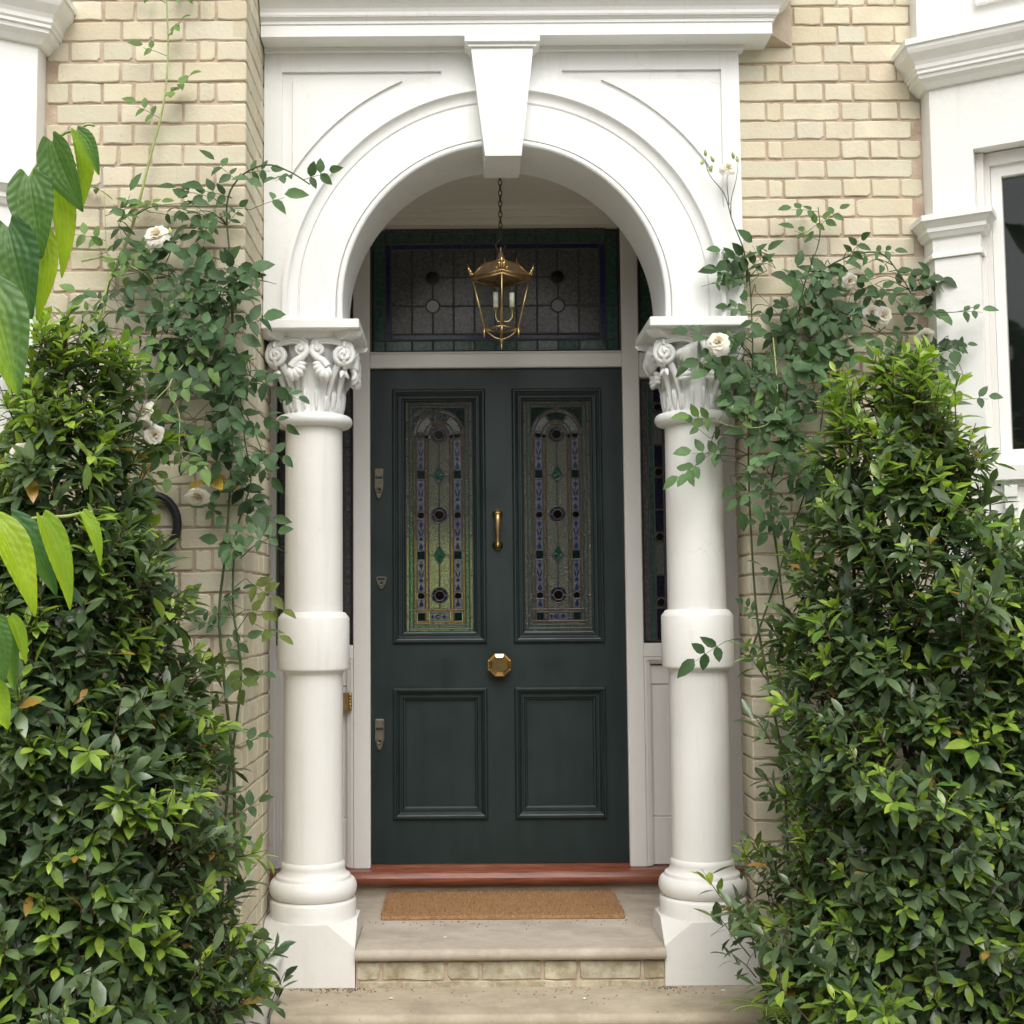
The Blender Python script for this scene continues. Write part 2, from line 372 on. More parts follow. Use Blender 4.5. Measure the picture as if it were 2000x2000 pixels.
# ------------------------------------------------------------------ bricks
def brick_mesh(name, w, h, d, seed, rough=1.0):
    """brick with a worn front face; front at y=0 facing -Y, centred in x,z"""
    r = random.Random(seed); m = MB(); cr = .0028 + .0035 * r.random() * rough
    pts = []
    for sx, sz in ((-1, -1), (1, -1), (1, 1), (-1, 1)):
        ax, az = sx * w / 2, sz * h / 2; c = cr * (.5 + r.random()) if r.random() > .12 else cr * 2.6
        e1 = (ax - sx * c, az); e2 = (ax, az - sz * c)
        pts += ([e2, e1] if sx * sz > 0 else [e1, e2]) if True else []
    # order them round the outline, adding one wobbling mid point on the long sides
    pts.sort(key=lambda p: math.atan2(p[1] / h, p[0] / w))
    out = []
    for i, p in enumerate(pts):
        q = pts[(i + 1) % len(pts)]; out.append(p)
        if abs(p[0] - q[0]) > .04:
            for t in (.33, .67): out.append((p[0] + (q[0] - p[0]) * t, p[1] + (q[1] - p[1]) * t + (r.random() - .5) * .0055 * rough))
    out = [(x + (r.random() - .5) * .003 * rough, z + (r.random() - .5) * .003 * rough) for x, z in out]
    n = len(out); ins = .0035
    ring = [(x, d, z) for x, z in out] + [(x, .003, z) for x, z in out] + [(x * (1 - 2 * ins / w), (r.random() - .5) * .0012, z * (1 - 2 * ins / h)) for x, z in out]
    f = [(a * n + i, a * n + (i + 1) % n, (a + 1) * n + (i + 1) % n, (a + 1) * n + i) for a in (0, 1) for i in range(n)] + [tuple(range(2 * n, 3 * n))]
    m.add(ring, f); return m.mesh(name)
S_, H_, Q_ = .228, .109, .055
LIB = {}
def brick_get(w, d, i, h=.0705):
    k = (round(w, 3), round(d, 3), i, h)
    if k not in LIB:
        me = brick_mesh('brick', w, h, d, hash(k) & 0xffff); me.materials.append(BRICK); LIB[k] = me
    return LIB[k]
stuffbricks = {}
def put_brick(parent, w, d, cx, y, cz, side=None, solo=True):
    """side None: faces -Y at depth y; side +1/-1: faces +X/-X, then cx is the face X and y the centre along Y"""
    me = brick_get(w, d, random.randrange(7))
    if side is None: M = Matrix.Translation((cx, y + random.uniform(-.002, .002), cz)) @ Matrix.Rotation(random.uniform(-.006, .006), 4, 'Y')
    else: M = Matrix.Translation((cx + side * random.uniform(-.0015, .0015), y, cz)) @ Matrix.Rotation(side * math.pi / 2, 4, 'Z')
    if solo:
        o = bpy.data.objects.new('brick', me); C.objects.link(o); o.parent = parent; o.matrix_local = Matrix.Translation(-parent.location) @ M
    else: stuffbricks.setdefault(parent.name, []).append((me, M))
def flush_bricks(parent):
    L = stuffbricks.get(parent.name)
    if not L: return
    m = MB()
    for me, M in L: m.add([M @ v.co for v in me.vertices], [tuple(p.vertices) for p in me.polygons])
    ob('brickwork', m, BRICK, parent, kind='stuff')
def brick_wall(label, sgn, yf, ret0, z_top, pitch, n_rows, zsolo, ret_solo, group):
    """front wall from the corner XR outwards to 1.705, with a return face of depth ret0 behind the corner"""
    p = empty('brick_wall', (sgn * 1.33, yf, -.5), label, 'wall', None)
    J = .009
    m = MB(); m.box(sgn * (XR + .005), sgn * 1.74, yf + .006, yf + .22, -.5, 4.3)
    m.box(sgn * (XR + .006), sgn * (XR + .25), yf + .2, yf + ret0, -.5, 4.3 if sgn < 0 else 2.43)
    ob('mortar', m, MORTAR, p)
    for r in range(n_rows):
        zc = z_top - pitch * (r + .5)
        A = r % 2 == (0 if sgn < 0 else 0)
        seq = [S_, H_, H_, S_, H_, S_] if A else [H_, Q_, S_, H_, H_, S_]
        x = XR; solo = zc > zsolo
        for i, w in enumerate(seq):
            w2 = w + random.uniform(-.003, .003) if i else w
            if x + w2 > 1.70:
                w2 = 1.70 - x
                if w2 < .03: break
            wq = round(w2 / .004) * .004 if x + w2 >= 1.699 else w
            cx = sgn * (x + wq / 2)
            put_brick(p, wq, .09, cx, yf, zc, None, solo)
            x += w2 + J
            if x > 1.67: break
        y = yf + .001; seq2 = [H_, S_, H_, H_, S_, H_] if A else [S_, H_, H_, S_, H_, S_]
        yend = yf + ret0
        if sgn > 0 and zc > 2.43: continue
        if sgn < 0 and zc > 2.4: yend = min(yend, YF + .02)
        for i, w in enumerate(seq2):
            w2 = min(w, yend - y)
            if w2 < .03: break
            put_brick(p, round(w2 / .004) * .004 if w2 < w else w, .05 if i == 0 else .09, sgn * XR, y + w2 / 2, zc, -sgn, ret_solo and zc > .0)
            y += w2 + J
    flush_bricks(p); return p
brick_wall('yellow stock brick pier standing forward left of the porch, climbing rose across it', -1, YL, .465 + .2, 3.569 + .0789 * 5, .0789, 57, 1.05, True, None)
brick_wall('yellow stock brick wall right of the porch, between arch and bay window', 1, 0.0, .22, 3.747 + .0801 * 4, .0801, 55, .45, True, None)
# riser bricks under the porch floor
x = -.586; i = 0
for w in (.085, .235, .12, .225, .125, .232, .085):
    w = min(w, .594 - x)
    me = brick_get(round(w, 3), .05, i % 4, .068).copy(); me.materials[0] = DIRTBRICK; o = ob('brick', me, None, pf, (x + w / 2, -.052, -.0855)); x += w + .013; i += 1
x = -.58
for w in (.15, .115, .225, .12, .16, .115, .16, .1):
    w = min(w, .594 - x)
    if w < .03: break
    me = brick_get(round(w, 3), .05, 1, .03).copy(); me.materials[0] = DIRTBRICK; ob('brick', me, None, pf, (x + w / 2, -.05, -.1405)); x += w + .012

# ------------------------------------------------------------------ porch surround (arch, spandrels, keystone, cornice)
sur = empty('door_surround', (0, YF, 2.443), 'white painted arched stone surround with keystone and cornice over the front door', 'archway')
CZ = 2.513; RI, RO = .642, .878; ZS = 2.443; ZT = 3.62
def tess_add(m, polys, y, thick=None):
    pl = [[Vector((x, z, 0)) for x, z in p] for p in polys]; tri = tessellate_polygon(pl)
    flat = [(x, y, z) for p in polys for x, z in p]; m.add(flat, [tuple(t) for t in tri])
arch_o = [(RO, ZS)] + arc(0, CZ, RO, 0, 180, 48) + [(-RO, ZS)]
outer = [(-XR + .002, ZS), (-XR + .002, ZT), (XR - .002, ZT), (XR - .002, ZS)]
def spandrel(s, r, x1, zt, xend):
    a0 = math.degrees(math.acos(x1 / r)); a1 = math.degrees(math.acos(xend / r)) if xend else None
    pts = [(x1, zt)]
    if xend: pts.append((xend, zt))
    else: a1 = math.degrees(math.asin((zt - CZ) / r))
    pts += arc(0, CZ, r, a1, a0, 20)[0 if xend else 0:]
    return [(s * x, z) for x, z in pts]
m = MB(); holes = []
for s in (1, -1):
    po = spandrel(s, .967, .888, 3.47, .245); holes.append(po)
face = [(x, z) for x, z in outer] + arch_o   # outline of the slab with the arch cut from below
tess_add(m, [outer + arch_o] + holes, YF)
for po in holes:                                  # sunk border floors and their edges, inner raised panels
    n = len(po); m.add([(x, YF, z) for x, z in po] + [(x, YF + .013, z) for x, z in po], [(i, (i + 1) % n, n + (i + 1) % n, n + i) for i in range(n)])
    tess_add(m, [po], YF + .013)
full = outer + arch_o; n = len(full)
m.add([(x, YF, z) for x, z in full] + [(x, YB, z) for x, z in full], [(i, (i + 1) % n, n + (i + 1) % n, n + i) for i in range(n)])
tess_add(m, [full], YB)
ob('arch_panel', m, WHITE, sur)
for s in (1, -1):
    pi = spandrel(s, 1.003, .848, 3.432, None); m = MB(); n = len(pi)
    ins = []
    cxm = sum(p[0] for p in pi) / n; czm = sum(p[1] for p in pi) / n
    ins = [(cxm + (x - cxm) * .985, czm + (z - czm) * .985) for x, z in pi]
    m.add([(x, YF + .0125, z) for x, z in pi] + [(x, YF + .001, z) for x, z in ins], [(i, (i + 1) % n, n + (i + 1) % n, n + i) for i in range(n)])
    tess_add(m, [ins], YF + .001)
    ob('spandrel_panel', m, WHITE, sur)
# archivolt swept round the opening; prof = (radius, depth)
path = [((0, 0, ZS + (CZ - ZS) * t), (1, 0, 0), (0, 1, 0)) for t in (0, .5)]
path += [((0, 0, CZ), (math.cos(R(a)), 0, math.sin(R(a))), (0, 1, 0)) for a in np.linspace(0, 180, 73)]
path += [((0, 0, ZS + (CZ - ZS) * t), (-1, 0, 0), (0, 1, 0)) for t in (.5, 0)]
bead = [(RI + .0125 - .0125 * math.cos(R(a)), -.048 - .0125 * math.sin(R(a))) for a in range(0, 181, 22)]
prof = [(RI, YB + .001), (RI, -.048)] + bead + [(.668, -.043), (.671, -.056), (.812, -.058), (.815, -.05), (.818, -.05), (.822, -.058)]
prof += [(.824 + .036 * math.sin(R(a)), -.058 - .018 * (1 - math.cos(R(a)))) for a in range(0, 91, 15)] + [(.864, -.081), (.879, -.081), (.8795, -.035)]
m = MB().sweep(path, prof, smooth=False, caps=True); ob('archivolt', m, WHITE, sur)
# keystone: tapered block with faceted face
def keystone():
    m = MB(); zt, zb = 3.525, 3.072; wt, wb = .124, .071
    yt, yb = -.135, -.165; A = (-wt, yt, zt); B = (wt, yt, zt); Cc = (wb, yb, zb); D = (-wb, yb, zb)
    a = (0, yt - .014, zt - .105); d = (0, yb - .012, zb + .115)
    A2, B2, C2, D2 = (-wt, YF, zt), (wt, YF, zt), (wb, .12, zb), (-wb, .12, zb)
    ak = (-wb, YF, zb); 
    m.add([A, B, Cc, D, a, d], [(0, 1, 4), (1, 2, 5, 4), (2, 3, 5), (3, 0, 4, 5)])
    m.add([A, B, Cc, D, (-wt, .1, zt), (wt, .1, zt), (wb, .1, zb), (-wb, .1, zb)], [(0, 3, 7, 4), (1, 5, 6, 2), (3, 2, 6, 7), (0, 4, 5, 1)])
    m.box(-.150, .150, -.158, .05, 3.538, 3.566, .003); m.box(-.136, .136, -.146, .05, 3.525, 3.538)
    return m
ob('keystone', keystone(), WHITE, sur)
# cornice with mitred return on the right
cp = [(0, 3.545), (.02, 3.545), (.02, 3.563), (.112, 3.566), (.112, 3.612), (.117, 3.615), (.117, 3.627), (.122, 3.630)]
cp += [(.126 + .008 * math.sin(R(a)), 3.636 + .004 * (1 - math.cos(R(a)))) for a in (0, 60, 120)]
cp += [(.135 + .066 * (t - .16 * math.sin(2 * math.pi * t)), 3.642 + .105 * t) for t in np.linspace(0, 1, 9)]
cp += [(.204, 3.752), (.212, 3.755), (.212, 3.80), (.23, 3.81), (.05, 3.86), (0, 3.86)]
cpath = [((-XR + .004, YF, 0), (0, -1, 0), (0, 0, 1)), ((XR - .002, YF, 0), (1, -1, 0), (0, 0, 1)), ((XR - .002, .05, 0), (1, 0, 0), (0, 0, 1))]
ob('cornice', MB().sweep(cpath, cp), WHITE, sur)
# cement fillet between the end of the cornice and the brickwork
m = MB(); m.add([(1.0, -.004, 3.575), (1.187, -.004, 3.575), (1.187, -.004, 3.80), (1.0, -.075, 3.585), (1.08, -.075, 3.60), (1.11, -.06, 3.80)], [(0, 1, 4, 3), (1, 2, 5, 4), (0, 1, 2), (3, 4, 5), (0, 3, 5, 2)])
ob('cement_fillet', m, FLAUNCH, sur)

# ------------------------------------------------------------------ columns
def spiral_snail(m, c, ex, ez, out, r0, turns, tr, sgn, grow=.03):
    """conical scroll: tube winding inwards while rising along 'out'"""
    pts, rad = [], []; n = int(turns * 22)
    for i in range(n + 1):
        t = i / n; a = sgn * turns * 2 * math.pi * t + math.pi / 2; r = r0 * (1 - t) ** .85
        pts.append(Vector(c) + Vector(ex) * (r * math.cos(a)) + Vector(ez) * (r * math.sin(a)) + Vector(out) * (grow * t)); rad.append(tr * (1 - .55 * t))
    m.tube(pts, rad, 8)
    k = 14; m.add([Vector(c) + Vector(ex) * (r0 * .97 * math.cos(2 * math.pi * i / k)) + Vector(ez) * (r0 * .97 * math.sin(2 * math.pi * i / k)) for i in range(k)] + [Vector(c) + Vector(out) * grow], [(i, (i + 1) % k, k) for i in range(k)], True)
def column(sx, label, variant):
    cx, cy = sx * COLX, COLY
    p = empty('column', (cx, cy, -.148), label, 'column', 'porch columns')
    # plinth: square block with broach stops up to an octagon
    h = .181; q = h * math.tan(R(22.5)); z0, z1, z2 = -.147, .002, .088
    m = MB(); sq = [(-h, -h), (h, -h), (h, h), (-h, h)]
    oc = [(-q, -h), (q, -h), (h, -q), (h, q), (q, h), (-q, h), (-h, q), (-h, -q)]
    V = [(cx + x, cy + y, z0) for x, y in sq] + [(cx + x, cy + y, z1) for x, y in sq] + [(cx + x, cy + y, z2) for x, y in oc]
    m.add(V, [(0, 1, 5, 4), (1, 2, 6, 5), (2, 3, 7, 6), (3, 0, 4, 7), (4, 5, 9, 8), (5, 6, 11, 10), (6, 7, 13, 12), (7, 4, 15, 14), (5, 10, 9), (6, 12, 11), (7, 14, 13), (4, 8, 15), tuple(range(8, 16))])
    ob('plinth', m, PLINTHG, p)
    tor = [(.150 + .024 * math.cos(R(a)), .198 + .037 * math.sin(R(a))) for a in range(-90, 91, 15)]
    bp = [(.170, .0885), (.171, .148), (.168, .155), (.157, .158)] + tor + [(.150, .238), (.148, .246)]
    bp += [(.147 - .020 * math.sin(R(a)), .248 + .03 * (1 - math.cos(R(a)))) for a in range(0, 91, 18)] + [(.128, .283), (.126, .296), (.120, .303)]
    ob('base', MB().lathe(bp, cx, cy, 64), COLW, p)
    sh = [(.1195, .303), (.1185, .8), (.118, 1.05)]; ob('shaft', MB().lathe(sh + [(.117, 1.6), (.1155, 2.04)], cx, cy, 64), COLW, p)
    bd = [(.118, 1.040), (.120, 1.041)] + [(.121 + .02 * (1 - math.cos(R(a))), 1.043 + .014 * math.sin(R(a))) for a in range(0, 91, 18)] + [(.1435, 1.059), (.1445, 1.066), (.1445, 1.262), (.142, 1.268), (.127, 1.287), (.118, 1.289)]
    ob('shaft_band', MB().lathe(bd, cx, cy, 64), COLW, p)
    nr = [(.114, 2.036), (.124, 2.036)] + [(.132 + .025 * math.cos(R(a)), 2.062 + .025 * math.sin(R(a))) for a in range(-90, 91, 15)] + [(.114, 2.088)]
    ob('neck_ring', MB().lathe(nr, cx, cy, 64), WHITE, p)
    # bell with fluted, leafy relief
    m = MB(); nA, nZ = 160, 26; V = []; Fc = []
    for j in range(nZ + 1):
        t = j / nZ; z = 2.086 + t * .317; r = .113 + .012 * t + .024 * max(0, t - .3) ** 1.7 / .7 ** 1.7
        for i in range(nA):
            a = 2 * math.pi * i / nA
            rib = .0045 * abs(math.sin(a * 8)) ** .6 * (1 - t) ** .4 + .003 * math.sin(a * 24 + t * 4) * (1 - t) ** .5
            sq = 1 + .10 * max(0, t - .5) / .5 * abs(math.sin(2 * a)) ** 1.5
            V.append((cx + (r + rib) * sq * math.cos(a), cy + (r + rib) * sq * math.sin(a), z))
    for j in range(nZ):
        for i in range(nA): Fc.append((j * nA + i, j * nA + (i + 1) % nA, (j + 1) * nA + (i + 1) % nA, (j + 1) * nA + i))
    m.add(V, Fc, True); ob('bell', m, WHITE, p)
    # four faces: corner scrolls, linking arcs, leaf work
    Z = Vector((0, 0, 1)); o0 = Vector((cx, cy, 0))
    for fi in range(4):
        ang = fi * math.pi / 2
        out = Vector((math.sin(ang), -math.cos(ang), 0)); ex = Vector((math.cos(ang), math.sin(ang), 0))
        for s in (-1, 1):
            m = MB(); dv = (out + ex * s * .15).normalized(); dx = (ex * s - out * .15).normalized()
            c = o0 + out * .146 + ex * (s * (.131 if fi % 2 == 0 else .098)) + Z * 2.312
            spiral_snail(m, c, dx, Z, dv, .043, 2.3, .0135, -1, .034)
            for q, (up, rad) in enumerate(((0, .010), (.013, .0065), (-.0125, .006))):
                pts = [o0 + out * (.158 - .018 * (x / .16) ** 2) + ex * (s * x) + Z * z for x, z in ((.006, 2.352 + up), (.045, 2.372 + up), (.09, 2.372 + up * .9), (.128, 2.360 + up * .7))]
                if q == 0: pts += [o0 + out * .138 + ex * (s * x) + Z * z for x, z in ((.160, 2.337), (.168, 2.305), (.156, 2.275), (.130, 2.264))]
                elif q == 1: pts += [o0 + out * .140 + ex * (s * x) + Z * z for x, z in ((.158, 2.362), (.172, 2.340))]
                sp_ = smooth_path(pts, 6); m.tube(sp_, list(np.linspace(rad * .8, rad, len(sp_))), 8)
            # stalk rising from the neck to carry the scroll, with ragged leaf edge
            pts = [o0 + out * (.098 + .040 * t ** 1.5) + ex * (s * (.064 + .052 * t ** 2)) + Z * (2.095 + .19 * t) for t in np.linspace(0, 1, 9)]
            m.tube(pts, list(np.linspace(.006, .016, 9)), 8)
            for t in (.95,):
                b = o0 + out * (.096 + .036 * t) + ex * (s * (.070 + .06 * t ** 2)) + Z * (2.10 + .16 * t); e = b + ex * (s * (.014 + .016 * t)) - Z * (.022 + .01 * t) - out * .006
                m.tube([b, b.lerp(e, .5) + Z * .006, e], [.009, .0115, .004], 7)
            ob('volute', m, WHITE, p)
        m = MB()
        for s in (-1, 1):
            if variant == 0:
                cc = o0 + out * .158 + ex * (s * .037) + Z * 2.335
                spiral_snail(m, cc, ex * s, Z, out, .023, 1.8, .0115, 1, .024)
                pts = [o0 + out * .172 + ex * (s * x) + Z * z for x, z in ((.014, 2.348), (.012, 2.322), (.030, 2.300), (.055, 2.284), (.072, 2.262))]
                m.tube(smooth_path(pts, 5), list(np.linspace(.0120, .0175, 21)), 8)
                bb = o0 + out * .160 + ex * (s * .066) + Z * 2.270
                for x, z, w in ((.012, 2.276, .011), (.014, 2.252, .014), (.026, 2.228, .0155), (.046, 2.210, .0155), (.070, 2.204, .0145), (.090, 2.220, .011)):
                    e = o0 + out * .158 + ex * (s * x) + Z * z
                    m.tube(smooth_path([bb, bb.lerp(e, .55) + out * .016, e + out * .004], 4), [.009] + list(np.linspace(.011, w, 5)) + [w * .9, w * .6, w * .25], 8)
            else:
                for q in range(6):
                    st_ = o0 + out * (.162 - .002 * q) + ex * (s * (.006 + .004 * q)) + Z * (2.366 - .006 * q)
                    mi_ = o0 + out * (.176 - .003 * q) + ex * (s * (.022 + .011 * q)) + Z * (2.325 - .003 * q)
                    e = o0 + out * (.160 - .003 * q) + ex * (s * (.010 + .0145 * q)) + Z * (2.262 - .004 * q + .0022 * q * q)
                    sp_ = smooth_path([st_, mi_, e], 6); m.tube(sp_, [.007, .009, .011, .0125, .0135, .014, .014, .0135, .0125, .011, .009, .007, .003][:len(sp_)], 8)
                c2 = o0 + out * .142 + ex * (s * .056) + Z * 2.226
                for dz_, rr_ in ((0, .0135), (.017, .0115), (-.015, .010)):
                    m.tube(smooth_path([c2 + ex * (s * -.028) + Z * (dz_ + .006), c2 + out * .014 + Z * dz_, c2 + ex * (s * .026) + Z * (dz_ - .004)], 4), [rr_ * k_ for k_ in (.3, .6, .85, 1, 1, 1, .85, .6, .25)], 8)
            # low relief leaf tips over the bell
            for x, z, hgt in ((.022, 2.10, .085), (.055, 2.095, .06), (.085, 2.10, .075)):
                rr = math.sqrt(max(.0001, .119 ** 2 - x * x))
                pts = [o0 + out * (rr + .004 * t) + ex * (s * x * (1 + .1 * t)) + Z * (z + hgt * t) for t in np.linspace(0, 1, 6)]
                m.tube(pts, [.003, .006, .008, .009, .010, .004], 6)
        ob('acanthus_leaf', m, WHITE, p)
    # abacus: slab with hollow underside
    m = MB(); a = .203
    m.box(cx - a if sx > 0 else cx - a + .018, cx + a if sx < 0 else cx + a - .018, cy - a - .028, cy + a, 2.404, 2.442, .004)
    m.lathe([(.14, 2.372), (.175, 2.385), (.182, 2.404)], cx, cy, 32)
    for q in range(4):
        an = q * math.pi / 2 + math.pi / 4; d = Vector((math.cos(an), math.sin(an), 0)); t = Vector((-d.y, d.x, 0)); b = o0 + d * .15
        m.add([b + t * .03 + Z * 2.36, b - t * .03 + Z * 2.36, b + d * .105 + t * .03 + Z * 2.385, b + d * .105 - t * .03 + Z * 2.385, b + t * .045 + Z * 2.4035, b - t * .045 + Z * 2.4035, b + d * .118 + t * .03 + Z * 2.4035, b + d * .118 - t * .03 + Z * 2.4035], [(0, 1, 3, 2), (2, 3, 7, 6), (0, 2, 6, 4), (1, 5, 7, 3), (0, 4, 5, 1)])
    ob('abacus', m, WHITE, p)
    return p
column(-1, 'cream painted porch column with scrolled capital, left of the door beside the brick pier', 0)
column(1, 'white painted porch column with leafy capital, right of the door beside the climbing rose', 1)

# ------------------------------------------------------------------ porch interior
st = ob('porch_ceiling', MB().box(-1.3, 1.3, YB + .001, 1.0, 3.19, 3.35), PLASTER, kind='structure')
ob('porch_side_wall', MB().box(-1.35, -1.125, .205, 1.0, -.3, 3.189), PLASTER, kind='structure')
ob('porch_side_wall', MB().box(1.125, 1.35, .225, 1.0, -.3, 3.189), PLASTER, kind='structure')
m = MB()
for z0, z1, y in ((3.172, 3.1895, .835), (3.164, 3.172, .862), (3.146, 3.164, .868), (3.138, 3.146, .898), (3.117, 3.138, .906)): m.box(-1.12, 1.12, y, 1.0, z0 + .0005, z1)
ob('ceiling_moulding', m, PLASTER, st)

# door frame: jambs, transom bar, sidelights
fr = empty('door_frame', (0, YDF, 0), 'white timber door frame with leaded sidelights and fanlight round the green door', 'door frame')
def bar(x0, x1, z0, z1, y0=YDF, y1=1.03, c=.004): return MB().box(x0, x1, y0, y1, z0, z1, c)
for x0, x1 in ((-.684, -.604), (.588, .668)): ob('jamb', bar(x0, x1, .112, 3.117), WOODW, fr)
for x0, x1 in ((-1.12, -1.045), (1.045, 1.12)): ob('jamb', bar(x0, x1, .112, 3.117), WOODW, fr)
ob('transom_bar', bar(-.604, .588, 2.437, 2.505), WOODW, fr); ob('transom_bead', MB().box(-.604, .588, .945, 1.0, 2.505, 2.517, .003), WOODW, fr)
for s, x0, x1 in ((-1, -1.045, -.684), (1, .668, 1.045)):
    ob('transom_bar', bar(x0, x1, 2.385, 2.505, YDF + .003), WOODW, fr)
    ob('mid_rail', bar(x0, x1, 1.07, 1.135, YDF + .003), WOODW, fr)
    m = MB()
    for i, (d, y) in enumerate(((.0, .937), (.012, .947), (.02, .957))):
        m.box(x0 + d, x0 + d + .012, y, 1.02, .115, 1.07); m.box(x1 - d - .012, x1 - d, y, 1.02, .115, 1.07); m.box(x0 + d + .012, x1 - d - .012, y + .0005, 1.02, 1.058 - d, 1.07 - d)
    ob('moulding', m, WOODW, fr)
    for z0, z1, y in ((.115, .333, .972), (.335, .942, .977), (.944, 1.03, .972)): ob('panel', MB().box(x0 + .03, x1 - .03, y, 1.02, z0, z1, .003), WOODW, fr)

# ------------------------------------------------------------------ leaded glass helper
def lead_panel(parent, panes, y, name_lead='lead_came', wl=.0035):
    """panes: list of (polygon [(x,z)], material). each pane its own mesh, the lead one part"""
    L = MB()
    for i, (poly, mat) in enumerate(panes):
        cx = sum(p[0] for p in poly) / len(poly); cz = sum(p[1] for p in poly) / len(poly); n = len(poly)
        tx, tz = (random.gauss(0, .010), random.gauss(0, .010)) if n < 10 else (0, .002)
        m = MB(); m.add([(x - cx, (x - cx) * tx + (z - cz) * tz, z - cz) for x, z in poly] + [(x - cx, .003 + (x - cx) * tx + (z - cz) * tz, z - cz) for x, z in poly],
              [tuple(range(n)), tuple(range(n, 2 * n))] + [(q, (q + 1) % n, n + (q + 1) % n, n + q) for q in range(n)])
        ob('pane', m, mat, parent, (cx, y, cz))
        # lead strip following the outline
        yy = y - .0032 - (i % 23) * .00006
        outp, inp = [], []
        for q in range(n):
            a, b, c = Vector(poly[q - 1]), Vector(poly[q]), Vector(poly[(q + 1) % n])
            d1 = (b - a).normalized(); d2 = (c - b).normalized(); nn = Vector((d1.y + d2.y, -(d1.x + d2.x)))
            nn = nn.normalized() if nn.length > 1e-6 else Vector((d1.y, -d1.x))
            k = wl / max(.35, nn.dot(Vector((d1.y, -d1.x)))); outp.append(b + nn * k); inp.append(b - nn * k * .55)
        L.add([(p.x, yy, p.y) for p in outp] + [(p.x, yy - .0012, p.y) for p in (Vector(pp) for pp in poly)] + [(p.x, yy + .0008, p.y) for p in inp],
              [(q, (q + 1) % n, n + (q + 1) % n, n + q) for q in range(n)] + [(n + q, n + (q + 1) % n, 2 * n + (q + 1) % n, 2 * n + q) for q in range(n)])
    ob(name_lead, L, LEAD, parent)
def rect(x0, x1, z0, z1, g=.0025): return [(x0 + g, z0 + g), (x1 - g, z0 + g), (x1 - g, z1 - g), (x0 + g, z1 - g)]
def disc(cx, cz, r, n=14): return [(cx + r * math.cos(2 * math.pi * i / n), cz + r * math.sin(2 * math.pi * i / n)) for i in range(n)]

# fanlight over the door
fl = ob('fanlight_sash', MB().box(-.604, -.596, .95, 1.0, 2.517, 3.117).box(.58, .588, .95, 1.0, 2.517, 3.117), LEAD, fr)
ux = lambda u: -.6 + (u - 100) * (1.189 / 1505); vz = lambda v: 3.117 - (v - 215) * (.6 / 727)
xs = [120, 185] + [220 + 126 * i for i in range(11)] + [1520, 1582]
cols = [220 + 126 * i for i in range(11)]; rows = [338, 502, 670, 835]; pn = []
rc = [(ux(472), vz(502)), (ux(472), vz(670)), (ux(1228), vz(502)), (ux(1228), vz(670))]; rr = .0315
for a, b in zip(cols[:-1], cols[1:]):
    for c, d in zip(rows[:-1], rows[1:]):
        P = rect(ux(a), ux(b), vz(d), vz(c))
        for (x, z) in rc:                                     # bite a quarter circle where a roundel sits on the corner
            Q = []
            for (px, pz) in P:
                if math.hypot(px - x, pz - z) < .02:
                    sx = 1 if ux((a + b) / 2) > x else -1; sz = 1 if vz((c + d) / 2) > z else -1
                    ar = [(x + sx * (rr + .003) * math.cos(R(t)), z + sz * (rr + .003) * math.sin(R(t))) for t in (4, 25, 45, 65, 86)]
                    if sx * sz < 0: ar = ar[::-1]
                    Q += ar[::-1] if True else ar
                else: Q.append((px, pz))
            P = Q
        pn.append((P, G_SMOKE))
for x, z in rc: pn.append((disc(x, z, rr), G_RUBY))
for a, b in ((185, 220), (1480, 1520)): pn.append((rect(ux(a), ux(b), vz(870), vz(303)), G_BLUE))
for c, d in ((303, 338), (835, 870)): pn.append((rect(ux(220), ux(1480), vz(d), vz(c)), G_BLUE))
ccols = [185] + cols[1:-1] + [1520]
for a, b in zip(ccols[:-1], ccols[1:]):
    pn.append((rect(ux(a), ux(b), vz(303), vz(238)), G_GREEN)); pn.append((rect(ux(a), ux(b), vz(935), vz(870)), G_GREEN))
    pn.append((rect(ux(a), ux(b), vz(238), vz(217), .002), G_SMOKE))
rws = [238, 303, 502, 670, 870, 935]
for c, d in zip(rws[:-1], rws[1:]):
    pn.append((rect(ux(112), ux(185), vz(d), vz(c)), G_GREEN)); pn.append((rect(ux(1520), ux(1590), vz(d), vz(c)), G_GREEN))
lead_panel(fl, pn, .972)
